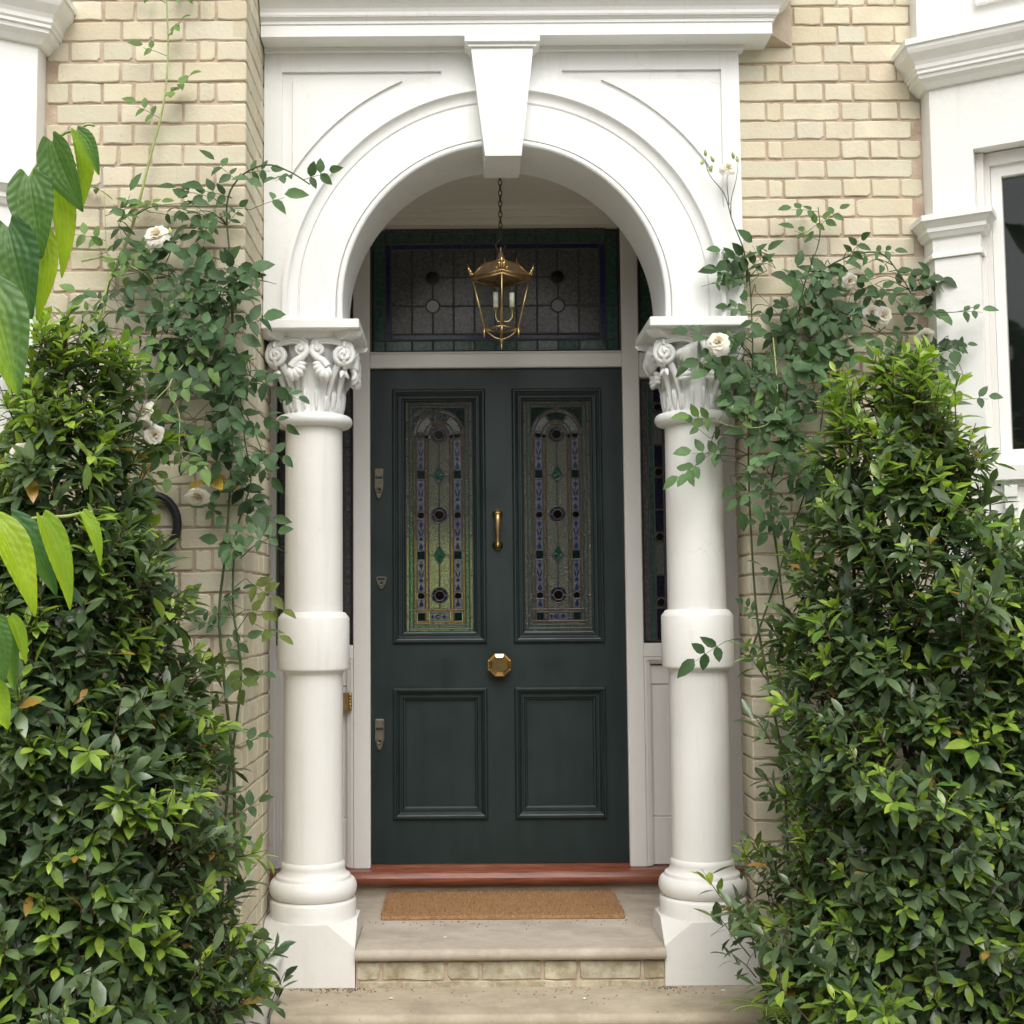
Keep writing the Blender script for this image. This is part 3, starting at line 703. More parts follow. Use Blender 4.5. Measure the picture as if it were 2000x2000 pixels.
# small lights above the sidelights, and the sidelights
for s, x0, x1 in ((-1, -1.04, -.69), (1, .674, 1.04)):
    up = ob('side_fanlight_sash', MB().box(x0 - .004, x0, .95, 1.0, 2.505, 3.117).box(x1, x1 + .004, .95, 1.0, 2.505, 3.117), LEAD, fr)
    pn = []; zr = [2.51, 2.563, 2.71, 2.85, 3.0, 3.11]; xr = [x0 + .005, x0 + .06, (x0 + x1) / 2, x1 - .06, x1 - .005]
    for c, d in zip(zr[:-1], zr[1:]):
        for i, (a, b) in enumerate(zip(xr[:-1], xr[1:])): pn.append((rect(a, b, c, d), G_GREEN if i in (0, 3) or c < 2.53 else G_BLUE if d < 2.6 else G_SMOKE))
    lead_panel(up, pn, .972)
    sd_ = ob('sidelight_sash', MB().box(x0 - .004, x0, .95, 1.0, 1.135, 2.385).box(x1, x1 + .004, .95, 1.0, 1.135, 2.385), LEAD, fr)
    pn = []; xa = [x0 + .004, x0 + .035, x0 + .06, x0 + .105, x0 + .13, x1 - .13, x1 - .105, x1 - .06, x1 - .035, x1 - .004]
    zz = np.linspace(1.145, 2.375, 9)
    for i, (a, b) in enumerate(zip(xa[:-1], xa[1:])):
        k = i if i < 5 else 8 - i
        for j in range(8):
            if k == 2:
                zc = (zz[j] + zz[j + 1]) / 2; cx = (a + b) / 2
                if j % 2: pn.append((disc(cx, zz[j] + .025, .019, 10), G_RUBY)); pn.append((rect(a, b, zz[j] + .047, zz[j + 1]), G_VIOL))
                else: pn.append((rect(a, b, zz[j], zz[j + 1]), G_WHITE if j % 4 else G_VIOL))
            elif j % 2 == 0: pn.append((rect(a, b, zz[j], zz[min(j + 2, 8)]), [G_SMOKE, G_GREEN, G_VIOL, G_SMOKE, G_SMOKE][k]))
    lead_panel(sd_, pn, .972)

# ------------------------------------------------------------------ front door
dr = empty('front_door', (-.008, YD, .127), 'dark green four panel front door with two tall stained glass panels', 'door')
X0, X1, Z0, Z1 = -.602, .586, .13, 2.434
MX = [(-.497, -.064), (.068, .486)]                       # moulded openings: left, right
UZ, LZ = (1.143, 2.335), (.333, .931)
m = MB()
def slab(x0, x1, z0, z1): m.box(x0, x1, YD, YD + .048, z0, z1)
slab(X0, MX[0][0], Z0, Z1); slab(MX[1][1], X1, Z0, Z1); slab(MX[0][1], MX[1][0], Z0, Z1)
for a, b in MX:
    slab(a, b, UZ[1], Z1); slab(a, b, LZ[1], UZ[0]); slab(a, b, Z0, LZ[0])
ob('stiles_and_rails', m, DOOR, dr)
def ring(x0, x1, z0, z1, prof):
    P = [((x0, 0, z0), (1, 0, 1)), ((x1, 0, z0), (-1, 0, 1)), ((x1, 0, z1), (-1, 0, -1)), ((x0, 0, z1), (1, 0, -1))]
    return MB().sweep([((x, YD, z), d, (0, 1, 0)) for (x, _, z), d in P], prof, closed=True)
mp = [(-.003, .0), (-.002, -.012), (.004, -.017), (.010, -.017), (.013, -.008), (.018, -.006), (.026, .002), (.032, .003), (.034, -.002), (.040, -.002), (.044, .010), (.050, .012), (.052, .022)]
mp2 = [(-.003, .0), (-.002, -.012), (.004, -.017), (.010, -.017), (.013, -.008), (.018, -.006), (.028, .004), (.034, .005), (.036, .000), (.042, .0), (.046, .012), (.054, .014), (.058, .030)]
tul = None
def motif_mesh(w, h):
    m = MB(); y = -.0012
    def poly(p): m.add([(x * w, y, z * h) for x, z in p], [tuple(range(len(p)))])
    poly([(-.36, .34), (-.30, .25), (0, .10), (.30, .25), (.36, .34), (.2, .30), (0, .40), (-.2, .30)])
    poly([(-.05, .10), (.05, .10), (.05, -.02), (-.05, -.02)])
    poly([(-.42, .06), (-.30, .04), (-.05, -.16), (-.02, -.30), (-.28, -.20)]); poly([(.42, .06), (.28, -.20), (.02, -.30), (.05, -.16), (.30, .04)])
    poly([(0, -.30), (.30, -.40), (.22, -.47), (-.22, -.47), (-.30, -.40)])
    poly([(-.18, .44), (.18, .44), (.12, .47), (-.12, .47)])
    me = m.mesh('blue_motif'); me.materials.append(G_MOTIF); return me
MOT = {}
def glass_panel(px0, label):
    g = ob('glass_panel', ring(px0 + .0, px0 + .33, UZ[0] + .042, UZ[1] - .040, [(0, .022), (.006, .019), (.010, .024)]), DOOR, dr, label=label)
    x = lambda u: px0 + .0065 + (u - 293) * (.316 / 464); z = lambda v: 2.283 - (v - 228) * (1.088 / 1604)
    pn = []; add = lambda a, b, c, d, mt: pn.append((rect(x(a), x(b), z(d), z(c), .0012), mt))
    vs = [228, 372, 612, 888, 1165, 1447, 1732, 1832]
    for c, d in zip(vs[:-1], vs[1:]): add(293, 318, c, d, G_PALE); add(733, 758, c, d, G_PALE)
    us = [320, 450, 600, 731]
    for a, b in zip(us[:-1], us[1:]): add(a, b, 1813, 1832, G_PALE); add(a, b, 228, 247, G_PALE)
    vs = [250, 470, 745, 1027, 1305, 1585, 1810]
    for c, d in zip(vs[:-1], vs[1:]): add(320, 345, c, d, G_MINT); add(706, 731, c, d, G_MINT)
    for a, b in ((347, 525), (525, 704)): add(a, b, 1787, 1810, G_MINT); add(a, b, 250, 272, G_MINT)
    for a, b in ((347, 478), (478, 570), (570, 704)): add(a, b, 1764, 1784, G_AMBER)
    for a, b in ((368, 470), (470, 580), (580, 684)): add(a, b, 1682, 1699, G_AMBER)
    cz, cx = 465, 525.5
    def band(r0, r1, a0, a1, mt, n=6):
        po = [(x(cx + r1 * math.cos(R(a))), z(cz - r1 * math.sin(R(a)))) for a in np.linspace(a0, a1, n)] + [(x(cx + r0 * math.cos(R(a))), z(cz - r0 * math.sin(R(a)))) for a in np.linspace(a1, a0, n)]
        pn.append((po, mt))
    for sx in (-1, 1):                                      # dark spandrel corners of the round head
        po = [(x(cx + sx * 178), z(275)), (x(cx + sx * 178), z(cz - 20))] + [(x(cx + sx * 181 * math.cos(R(a))), z(cz - 181 * math.sin(R(a)))) for a in (14, 28, 42, 56, 70, 84)] + [(x(cx + sx * 8), z(275))]
        pn.append((po if sx < 0 else po, G_DKGR))
    for a0 in (1, 46, 91, 136): band(158, 176, a0, a0 + 43, G_AMBER if a0 % 2 else G_SMOKE)
    for a0, a1, mt in ((4, 60, G_WHITE), (63, 117, G_DKGR), (120, 176, G_WHITE)): band(102, 154, a0, a1, mt, 8)
    for a0 in (2, 62, 122): band(76, 97, a0, a0 + 57, G_AMBER if a0 == 62 else G_SMOKE)
    for a0, a1 in ((3, 88), (92, 177)): band(60, 74, a0, a1, G_PALE, 8)
    for sx in (-1, 1):
        vs = [468, 660, 880, 1160, 1445, 1680]
        for c, d in zip(vs[:-1], vs[1:]):
            a, b = sorted((cx + sx * 160, cx + sx * 177)); add(a, b, c, d, G_AMBER)
            a, b = sorted((cx + sx * 77, cx + sx * 97)); add(a, b, c + 25, min(d + 25, 1680), G_AMBER)
        a, b = sorted((cx + sx * 160, cx + sx * 177)); add(a, b, 1682, 1762, G_AMBER)
        a, b = sorted((cx + sx * 77, cx + sx * 97)); add(a, b, 1701, 1762, G_AMBER)
        fx = cx + sx * 127
        for v in (465, 1027, 1587):
            pn.append((disc(x(fx), z(v), .0158, 12), G_RUBY)); q_ = MB().box(x(fx - 30), x(fx + 30), .984, .987, z(v + 30), z(v - 28)); ob('pane', q_, G_WHITE, g)
        for v in (743, 1305): add(fx - 28, fx + 28, v - 31, v + 31, G_DKGR)
        add(fx - 27, fx + 27, 1702, 1760, G_DKGR)
        for c, d in ((495, 710), (777, 1000), (1054, 1272), (1339, 1560)):
            add(fx - 28, fx + 28, c, d, G_WHITE)
            for k, (c2, d2) in enumerate(((c, c + (d - c) * .70), (c + (d - c) * .72, d))):
                if 'a' not in MOT: MOT['a'] = motif_mesh(.031, .105); mm = MB(); mm.add([(0, -.0012, .017), (.011, -.0012, -.006), (.006, -.0012, -.014), (-.006, -.0012, -.014), (-.011, -.0012, -.006)], [(0, 1, 2, 3, 4)]); MOT['b'] = mm.mesh('blue_motif'); MOT['b'].materials.append(G_MOTIF)
                ob('blue_motif', MOT['ab'[k]], None, g, (x(fx), .9735, z((c2 + d2) / 2)))
        add(fx - 28, fx + 28, 1610, 1678, G_WHITE); ob('blue_motif', MOT['b'], None, g, (x(fx), .9735, z(1640)))
    add(455, 596, 1702, 1760, G_WHITE)
    o = ob('blue_motif', MOT['a'], None, g, (x(525), .9735, z(1731))); o.rotation_euler = (0, R(90), 0); o.scale = (.95, 1, .8)
    # centre light with roundels and diamonds
    for v in (465, 1025, 1585):
        pn.append((disc(x(cx), z(v), .0215, 18), G_RUBY))
        for q in range(6):
            a0 = q * 60 + 2; po = [(x(cx) + .0365 * math.cos(R(a)), z(v) + .0365 * math.sin(R(a))) for a in np.linspace(a0, a0 + 56, 5)] + [(x(cx) + .0245 * math.cos(R(a)), z(v) + .0245 * math.sin(R(a))) for a in np.linspace(a0 + 56, a0, 5)]
            pn.append((po, G_VIOL))
    dh, dw = 60, 38
    for v in (748, 1305): pn.append(([(x(cx), z(v + dh)), (x(cx + dw), z(v)), (x(cx), z(v - dh)), (x(cx - dw), z(v))], G_EMER))
    for sx in (-1, 1):
        for c, d, top in ((465, 748, 'r'), (748, 1025, 'd'), (1025, 1305, 'r'), (1305, 1585, 'd'), (1585, 1676, 'e')):
            e = 72; g_ = 3
            def rnd(v, a0, a1): return [(x(cx) + sx * .0385 * math.cos(R(a)), z(v) + .0385 * math.sin(R(a))) for a in np.linspace(a0, a1, 6)]
            if top == 'r': po = [(x(cx + sx * g_), z(d - dh - g_))] + rnd(c, -86, -4) + [(x(cx + sx * e), z(c + g_)), (x(cx + sx * e), z(d - g_)), (x(cx + sx * (dw + 3)), z(d - g_))]
            elif top == 'd': po = [(x(cx + sx * g_), z(c + dh + g_)), (x(cx + sx * (dw + 3)), z(c + g_)), (x(cx + sx * e), z(c + g_)), (x(cx + sx * e), z(d - g_))] + rnd(d, 4, 86)
            else: po = rnd(c, -86, -4) + [(x(cx + sx * e), z(c + g_)), (x(cx + sx * e), z(d)), (x(cx + sx * g_), z(d))]
            pn.append((po, G_PALE))
    # keep all outlines counter-clockwise so the lead runs on the outside
    P2 = []
    for po, mt in pn:
        ar = sum(po[i][0] * po[(i + 1) % len(po)][1] - po[(i + 1) % len(po)][0] * po[i][1] for i in range(len(po)))
        P2.append((po if ar > 0 else po[::-1], mt))
    lead_panel(g, P2, .978, wl=.0028)
    return g
for i, (a, b) in enumerate(MX):
    ob('panel_moulding', ring(a, b, *UZ, mp), DOOR, dr); ob('panel_moulding', ring(a, b, *LZ, mp2), DOOR, dr)
    m = MB(); m.box(a + .05, b - .05, YD + .024, YD + .04, LZ[0] + .05, LZ[1] - .05); ob('lower_panel', m, DOOR, dr)
glass_panel(-.4455, 'left stained glass panel, glowing yellow green near its foot')
glass_panel(.112, 'right stained glass panel, dimmer than its neighbour')
# furniture: pull handle, octagonal knob, lock covers
m = MB(); hx = -.007
m.lathe([(0, 0), (.0215, 0), (.0215, .005), (.015, .010), (.010, .016)], 0, 0, 28)
def lathe_y(prof, cx, cz, n=28):
    q = MB().lathe(prof, 0, 0, n); q.v = [(cx + x, YD - z, cz + y) for x, y, z in q.v]; return q
hb = lathe_y([(.0001, 0), (.026, 0), (.026, .005), (.021, .012), (.013, .018), (.013, .030)], hx, 1.742)
hb2 = lathe_y([(.0001, 0), (.026, 0), (.026, .005), (.022, .013), (.015, .018), (.015, .024), (.011, .036), (.0001, .040)], hx, 1.598)
handle = ob('pull_handle', MB().tube(smooth_path([(hx, YD - .020, 1.745), (hx, YD - .042, 1.725), (hx, YD - .046, 1.685), (hx, YD - .040, 1.645), (hx, YD - .026, 1.608)], 6), [.012] * 4 + list(np.linspace(.0165, .0085, 21)), 14), OLDBRASS, dr)
ob('rose_plate', hb, BRASS, handle); ob('rose_plate', hb2, BRASS, handle)
kn = lathe_y([(.0001, 0), (.030, 0), (.030, .012), (.020, .02), (.020, .034), (.050, .040), (.0575, .046), (.0575, .054), (.0545, .057), (.052, .0555), (.049, .057), (.0475, .062), (.038, .067), (.036, .0655), (.0001, .0655)], -.005, 1.04, 8)
ang = R(22.5); ca, sa = math.cos(ang), math.sin(ang)
kn.v = [(-.005 + (x + .005) * ca - (z - 1.04) * sa, y, 1.04 + (x + .005) * sa + (z - 1.04) * ca) for x, y, z in kn.v]; kn.sm = [False] * len(kn.sm)
ob('door_knob', kn, BRASS, dr)
def lockcover(z, kind):
    p = at(740 if kind else 745, 0, YD); x = -.563 if kind else -.553
    m = MB()
    if kind: out = [(-.022, .072), (-.016, .078), (.016, .078), (.022, .072), (.023, -.018), (.008, -.064), (0, -.068), (-.008, -.064), (-.023, -.018)]
    else: out = [(-.027, .022), (-.014, .028), (.014, .028), (.027, .022), (.020, -.010), (.004, -.033), (-.004, -.033), (-.020, -.010)]
    n = len(out); m.add([(x + a, YD, z + b) for a, b in out] + [(x + a, YD - .009, z + b) for a, b in out] + [(x + a * .84, YD - .013, z + b * .92) for a, b in out], [(k * n + i, k * n + (i + 1) % n, (k + 1) * n + (i + 1) % n, (k + 1) * n + i) for k in (0, 1) for i in range(n)] + [tuple(range(2 * n, 3 * n))])
    c = ob('lock_cover', m, NICKEL, dr)
    zs = z + (.033 if kind else .015); ob('slot', MB().box(x - .017, x + .017, YD - .0142, YD - .010, zs - .0055, zs + .0055), IRON, c)
    zk = z - (.024 if kind else .004); q = lathe_y([(.0001, .010), (.0135, .012), (.0135, .018), (.010, .0195), (.0085, .017), (.0001, .016)], x, zk, 20); ob('keyhole_ring', q, NICKEL, c)
    q = lathe_y([(.0001, .0155), (.0055, .0155), (.0055, .0175), (.0001, .0176)], x, zk, 12); ob('keyway', q, IRON, c)
lockcover(1.885, 1); lockcover(1.427, 0); lockcover(.715, 1)
# threshold
th = nosed(-1.12, 1.12, .845, 1.03, .112, .06, .033); sill = ob('door_sill', th, WOOD, label='polished reddish mahogany sill running under the front door', cat='sill')
ob('weather_strip', MB().box(-.602, .586, .925, 1.02, .1125, .128), WOOD, sill)
ob('riser_board', MB().box(-1.12, 1.12, .90, 1.03, -.001, .046), STONE, pf)
# brass bell plate on the left sidelight frame
bp = empty('bell_pull', at(681, 1372, YDF), 'small brass bell plate half hidden behind the left column', 'doorbell')
bx = at(678, 1372, YDF - .005)
ob('plate', MB().box(bx.x - .035, bx.x + .022, YDF - .006, YDF + .004, bx.z - .04, bx.z + .045, .003), OLDBRASS, bp)
m = MB()
for i in range(5): m.tube([(bx.x + .012 + .006 * math.sin(i * 2), YDF - .008, bx.z - .03 + i * .015), (bx.x + .017, YDF - .013, bx.z - .024 + i * .015), (bx.x + .008, YDF - .008, bx.z - .018 + i * .015)], .004, 6)
ob('scroll_edge', m, BRASS, bp)

# ------------------------------------------------------------------ hall behind the door, garden beyond it
m = MB().box(-1.45, -1.3, 1.06, 6.0, -.1, 3.4).box(1.3, 1.45, 1.06, 6.0, -.1, 3.4).box(-1.45, 1.45, 1.06, 6.0, 3.3, 3.4)
m.box(-1.3, -.9, 5.9, 6.0, .1, 3.3).box(-.02, 1.3, 5.9, 6.0, .1, 3.3).box(-.9, -.02, 5.9, 6.0, 1.9, 3.3)
ob('hall_wall', m, DARKIN, kind='structure'); ob('hall_floor', MB().box(-1.3, 1.3, 1.06, 6.0, 0, .1), HALLFLOOR, kind='structure')
ob('front_wall_core', MB().box(-1.6, -1.121, 1.0, 1.1, -.4, 3.4).box(1.121, 1.6, 1.0, 1.1, -.4, 3.4).box(-1.12, 1.12, 1.0, 1.1, 3.118, 3.5), DARKIN, kind='structure')
m = MB(); m.add([(-9, 6.2, -.1), (9, 6.2, -.1), (9, 9, .0), (-9, 9, .0), (9, 12, 2.6), (-9, 12, 2.6), (9, 15, 3), (-9, 15, 3)], [(0, 1, 2, 3), (3, 2, 4, 5), (5, 4, 6, 7)]); ob('rear_garden', m, LAWN, kind='structure')

# ------------------------------------------------------------------ lantern
LY = .58; lt = empty('hanging_lantern', (.008, LY, 3.19), 'brass and glass lantern with two candle bulbs hanging on a chain under the arch', 'lantern')
lx = .008
def L(d, q, z): a = q * math.pi / 2; return Vector((lx + d * math.sin(a), LY - d * math.cos(a), z))
m = MB(); n = 0; z = 3.252
links = []
while z > 2.975:
    a = n % 2; pts = []
    for i in range(13):
        t = 2 * math.pi * i / 12; dx = .0075 * math.cos(t); dz = .0155 * math.sin(t); pts.append((lx + (dx if a else dx * .35), LY + (dx * .35 if a else dx), z - .015 + dz))
    links.append(ob('chain_link', MB().tube(pts, .0025, 5, cap=False), CHAIN, lt)); z -= .0245; n += 1
ob('hook', MB().tube(smooth_path([(lx, LY, 2.985), (lx + .002, LY, 2.962), (lx - .002, LY, 2.948), (lx - .018, LY, 2.937), (lx - .022, LY, 2.920), (lx - .012, LY, 2.904), (lx + .004, LY, 2.902), (lx + .018, LY, 2.912), (lx + .021, LY, 2.925)], 5), .003, 6), CHAIN, lt)
ob('finial', MB().lathe([(.003, 2.915), (.006, 2.905), (.004, 2.896), (.010, 2.888), (.016, 2.87), (.024, 2.852), (.033, 2.842)], lx, LY, 20), COPPERY, lt)
m = MB(); e0, e1, e2 = .028, .070, .132
V = [L(e0, q, 2.853) for q in range(4)] + [L(e1, q, 2.842) for q in range(4)] + [L(e2, q, 2.783) for q in range(4)] + [L(e2 - .004, q, 2.768) for q in range(4)]
m.add(V, [(k * 4 + q, k * 4 + (q + 1) % 4, (k + 1) * 4 + (q + 1) % 4, (k + 1) * 4 + q) for k in range(3) for q in range(4)])
ob('roof', m, COPPERY, lt)
m = MB(); m2 = MB()
for q in range(4):
    m.tube([L(.127, q, 2.77), L(.074, q, 2.545)], [.0045, .0045], 6)          # corner posts
    m.tube([L(e1, q, 2.845), L(e2, q, 2.785)], .003, 5)
    for z, d, r in ((2.779, .133, .0045), (2.765, .128, .004), (2.543, .075, .004), (2.842, .071, .0025)): m.tube([L(d, q, z), L(d, q + 1, z)], r, 5)
    m.tube(smooth_path([L(.072, q, 2.545), L(.05, q, 2.52), L(.022, q, 2.502), L(.004, q, 2.50)], 4), .003, 5)
    m.tube([L(.076, q, 2.55), L(.077, q, 2.525), L(.076, q, 2.505)], [.005, .0055, .002], 6)
    m.tube([L(e1, q, 2.842), L(e1, q, 2.865)], [.002, .001], 5)
    # leafy corner ornament
    for t, (dd, zz, sd_) in enumerate(((.136, 2.80, 0), (.142, 2.818, 0), (.135, 2.806, .012), (.135, 2.806, -.012), (.128, 2.795, .026), (.128, 2.795, -.026))):
        a = L(dd - .006, q, 2.786) + (L(1, q + 1, 0) - L(0, q, 0)).normalized() * sd_ * .6; b = L(dd + .006, q, zz + .022 - abs(sd_)) + (L(1, q + 1, 0) - L(0, q, 0)).normalized() * sd_
        m2.tube([a, a.lerp(b, .55), b], [.004, .0065, .001], 6)
    ob('corner_ornament', m2, BRASS, lt); m2 = MB()
m.lathe([(.002, 2.452), (.005, 2.47), (.003, 2.476), (.008, 2.486), (.010, 2.497), (.006, 2.508), (.002, 2.512)], lx, LY, 12)
ob('frame', m, OLDBRASS, lt)
for q in range(4):
    a, b, c, d = L(.124, q, 2.764), L(.124, q + 1, 2.764), L(.073, q + 1, 2.547), L(.073, q, 2.547)
    g = MB(); g.add([a, b, c, d], [(0, 1, 2, 3)]); ob('glass_pane', g, CLEAR, lt)
for dx, dy, zt, zb in ((-.024, .01, 2.712, 2.643), (.048, -.005, 2.705, 2.640)):
    x, y = lx + dx, LY + dy
    c = ob('candle', MB().lathe([(.001, zb), (.0115, zb), (.0115, zt), (.004, zt + .002)], x, y, 16), CANDLE, lt)
    ob('bulb', MB().lathe([(.004, zt), (.0085, zt + .012), (.009, zt + .022), (.005, zt + .038), (.001, zt + .05)], x, y, 14), CLEAR, c)
    ob('candle_cup', MB().lathe([(.003, zb - .028), (.006, zb - .02), (.009, zb - .004), (.0095, zb)], x, y, 14), BRASS, c)
    ob('candle_arm', MB().tube(smooth_path([(x, y, zb - .026), (x, y, zb - .045), (x - dx * .3, y, zb - .062), (x - dx * .75, y, zb - .063)], 5), .003, 6), BRASS, c)

lt.scale = (.969, .969, .969); lt.location = (.003, .40, 3.131)          # nearer the arch and a little smaller

# ------------------------------------------------------------------ doormat
mt = empty('doormat', (-.012, .68, .0), 'rectangular brown coir doormat lying before the front door', 'doormat')
mx0, mx1, my0, my1 = -.528, .502, .40, .90
m = MB(); m.box(mx0 + .004, mx1 - .004, my0 + .004, my1 - .004, .0, .017, .004); ob('mat_body', m, COIR, mt)
n = 9000; px = rng.uniform(mx0, mx1, n); py = rng.uniform(my0, my1, n); hh = rng.uniform(.004, .011, n); a = rng.uniform(0, 6.28, n); lean = rng.normal(0, .005, (n, 2))
V = np.zeros((n, 3, 3)); w = .0022
V[:, 0] = np.stack([px - w * np.cos(a), py - w * np.sin(a), np.full(n, .014)], 1); V[:, 1] = np.stack([px + w * np.cos(a), py + w * np.sin(a), np.full(n, .014)], 1)
V[:, 2] = np.stack([px + lean[:, 0], py + lean[:, 1], .017 + hh], 1)
me = bpy.data.meshes.new('coir_tufts'); me.from_pydata(V.reshape(-1, 3).tolist(), [], [(3 * i, 3 * i + 1, 3 * i + 2) for i in range(n)])
ob('coir_tufts', me, COIR, mt, kind='stuff')

# ------------------------------------------------------------------ low wall at the left of the steps
lw = empty('low_wall', (-1.0, -.45, -.52), 'low white painted flank wall beside the steps at bottom left', 'wall')
ob('wall_body', MB().box(-1.10, -.885, -.85, -.052, -.519, -.03, .004), COLW, lw); ob('coping', MB().box(-1.12, -.868, -.87, -.0515, -.03, .002, .006), COLW, lw)

# ------------------------------------------------------------------ bays
BA = R(30)
def bay(sgn, y0, label):
    p = empty('bay_window', (sgn * 2.0, y0 - .2, -.5), label, 'bay window')
    B0 = Vector((1.708, y0 - .09, 0)); t = Vector((math.cos(BA), -math.sin(BA), 0)); o = Vector((-math.sin(BA), -math.cos(BA), 0))
    def P(s, n_, z): v = B0 + t * s + o * n_; return Vector((sgn * v.x, v.y, z))
    def blk(m, s0, s1, n0, n1, z0, z1):
        V = [P(s, n_, z) for s in (s0, s1) for n_ in (n0, n1) for z in (z0, z1)]
        m.add(V, [(0, 1, 3, 2), (4, 6, 7, 5), (0, 4, 5, 1), (2, 3, 7, 6), (0, 2, 6, 4), (1, 5, 7, 3)])
    # nib and wall blocks
    m = MB(); nb = [(sgn * 1.708, y0 + .2), (sgn * 1.708, y0 - .09)] + [(P(.157, 0, 0).x, P(.157, 0, 0).y), (P(.157, -.35, 0).x, P(.157, -.35, 0).y), (sgn * 2.1, y0 + .2)]
    m.prism_z(nb, -.5, 3.36)
    ob('wall', m, BAYW, p)
    m = MB(); blk(m, .157, .95, -.30, 0, 3.085, 3.36); ob('lintel', m, BAYW, p)
    m = MB(); nb2 = [(sgn * 1.675, y0 + .2), (sgn * 1.675, y0 - .07), (P(-.02, .0, 0).x, P(-.02, .0, 0).y)] + [(P(.95, 0, 0).x, P(.95, 0, 0).y), (P(.95, -.5, 0).x, P(.95, -.5, 0).y), (sgn * 2.2, y0 + .2)]
    m.prism_z(nb2, 3.56, 4.4); ob('upper_wall', m, BAYW, p)
    m = MB(); blk(m, .19, .95, 0, .03, 3.655, 3.69); blk(m, .19, .95, 0, .022, 3.69, 4.4)
    ob('upper_sill', m, BAYW, p)
    # moulded cornice round nib and cant
    cp = [(0, 3.355), (.016, 3.357), (.03, 3.375), (.048, 3.39), (.05, 3.405), (.058, 3.407), (.058, 3.418), (.06, 3.42)] + [(.064 + .04 * (u - .15 * math.sin(2 * math.pi * u)), 3.425 + .085 * u) for u in np.linspace(0, 1, 7)] + [(.112, 3.512), (.112, 3.536), (.02, 3.575), (-.02, 3.575)]
    od = Vector((sgn * o.x, o.y, 0)); mi = (Vector((-sgn, 0, 0)) + od); mi = mi / (mi.dot(od))
    path = [((sgn * 1.708, y0 + .01, 0), (-sgn, 0, 0), (0, 0, 1)), ((sgn * 1.708, y0 - .09, 0), mi, (0, 0, 1)), (P(.95, 0, 0), od, (0, 0, 1))]
    ob('cornice', MB().sweep(path, cp), BAYW, p)
    # pilaster capital at the corner
    cp2 = [(0, 2.665), (.014, 2.667), (.014, 2.678), (.008, 2.69), (.008, 2.742), (.02, 2.748), (.03, 2.765), (.034, 2.768), (.034, 2.784), (.052, 2.806), (.06, 2.81), (.06, 2.832), (0, 2.85)]
    mi2 = od + Vector((sgn * t.x, t.y, 0))
    path = [((sgn * 1.708, y0 + .002, 0), (-sgn, 0, 0), (0, 0, 1)), ((sgn * 1.708, y0 - .09, 0), mi, (0, 0, 1)), (P(.166, 0, 0), mi2, (0, 0, 1)), (P(.166, -.07, 0), Vector((sgn * t.x, t.y, 0)), (0, 0, 1))]
    ob('pilaster_capital', MB().sweep(path, cp2), BAYW, p)
    m = MB(); blk(m, .157, .170, -.09, -.002, 1.70, 2.66); blk(m, .0, .168, -.001, .004, -.5, 2.664); ob('pilaster', m, BAYW, p)
    # sash window set back in the cant
    m = MB(); blk(m, .158, .185, -.13, -.055, 1.8, 3.08); blk(m, .185, .205, -.13, -.075, 1.8, 3.08); blk(m, .205, .9, -.13, -.07, 3.03, 3.08); ob('window_frame', m, WOODW, p)
    m = MB(); blk(m, .206, .245, -.135, -.088, 1.83, 3.03); blk(m, .245, .9, -.135, -.089, 2.985, 3.03); blk(m, .245, .9, -.135, -.089, 1.83, 1.90); ob('sash', m, BAYW, p)
    m = MB(); blk(m, .245, .9, -.118, -.114, 1.90, 2.985); ob('window_pane', m, WINGLASS, p)
    m = MB(); blk(m, .19, .95, -.14, .012, 1.775, 1.83); blk(m, .21, .95, -.14, -.02, 1.755, 1.775); ob('sill', m, BAYW, p)
    m = MB()
    for k in range(4): blk(m, .225, .27, -.03, .0 + .004 * math.cos(k * 1.6) - .004 * k, 1.755 - .045 * (k + 1), 1.755 - .045 * k)
    ob('sill_bracket', m, BAYW, p)
    m = MB(); blk(m, .17, .95, -.3, -.03, -.5, 1.755); ob('apron_wall', m, BAYW, p)
    m = MB(); blk(m, .16, .95, -.34, -.31, 1.6, 3.084); blk(m, .94, .96, -.31, -.14, 1.6, 3.084); ob('dark_room_sheet', m, IRON, p)  # black sheets paint the darkness of the unlit room behind the pane
    return p
bay(1, 0.0, 'white rendered canted bay window at the right edge with dark sash pane')
bay(-1, YL, 'white rendered canted bay at the left edge, mostly behind large leaves')

# black iron wall tie on the left pier
def A3(x, y, Y): return at(x, y, Y)
it = empty('iron_wall_tie', at(300, 1030, YL - .01), 'curved black iron S shaped wall tie on the left brick pier behind leaves', 'wall tie')
pts = [A3(x, y, YL - .018) for x, y in ((225, 985), (255, 968), (290, 967), (322, 975), (342, 1000), (346, 1030), (338, 1055), (318, 1072), (300, 1090), (285, 1115), (285, 1145), (305, 1165), (335, 1165))]
ob('tie_bar', MB().tube(smooth_path(pts, 5), [.006, .012] + [.0165] * 54 + [.012] * 4 + [.006], 8), IRON, it)

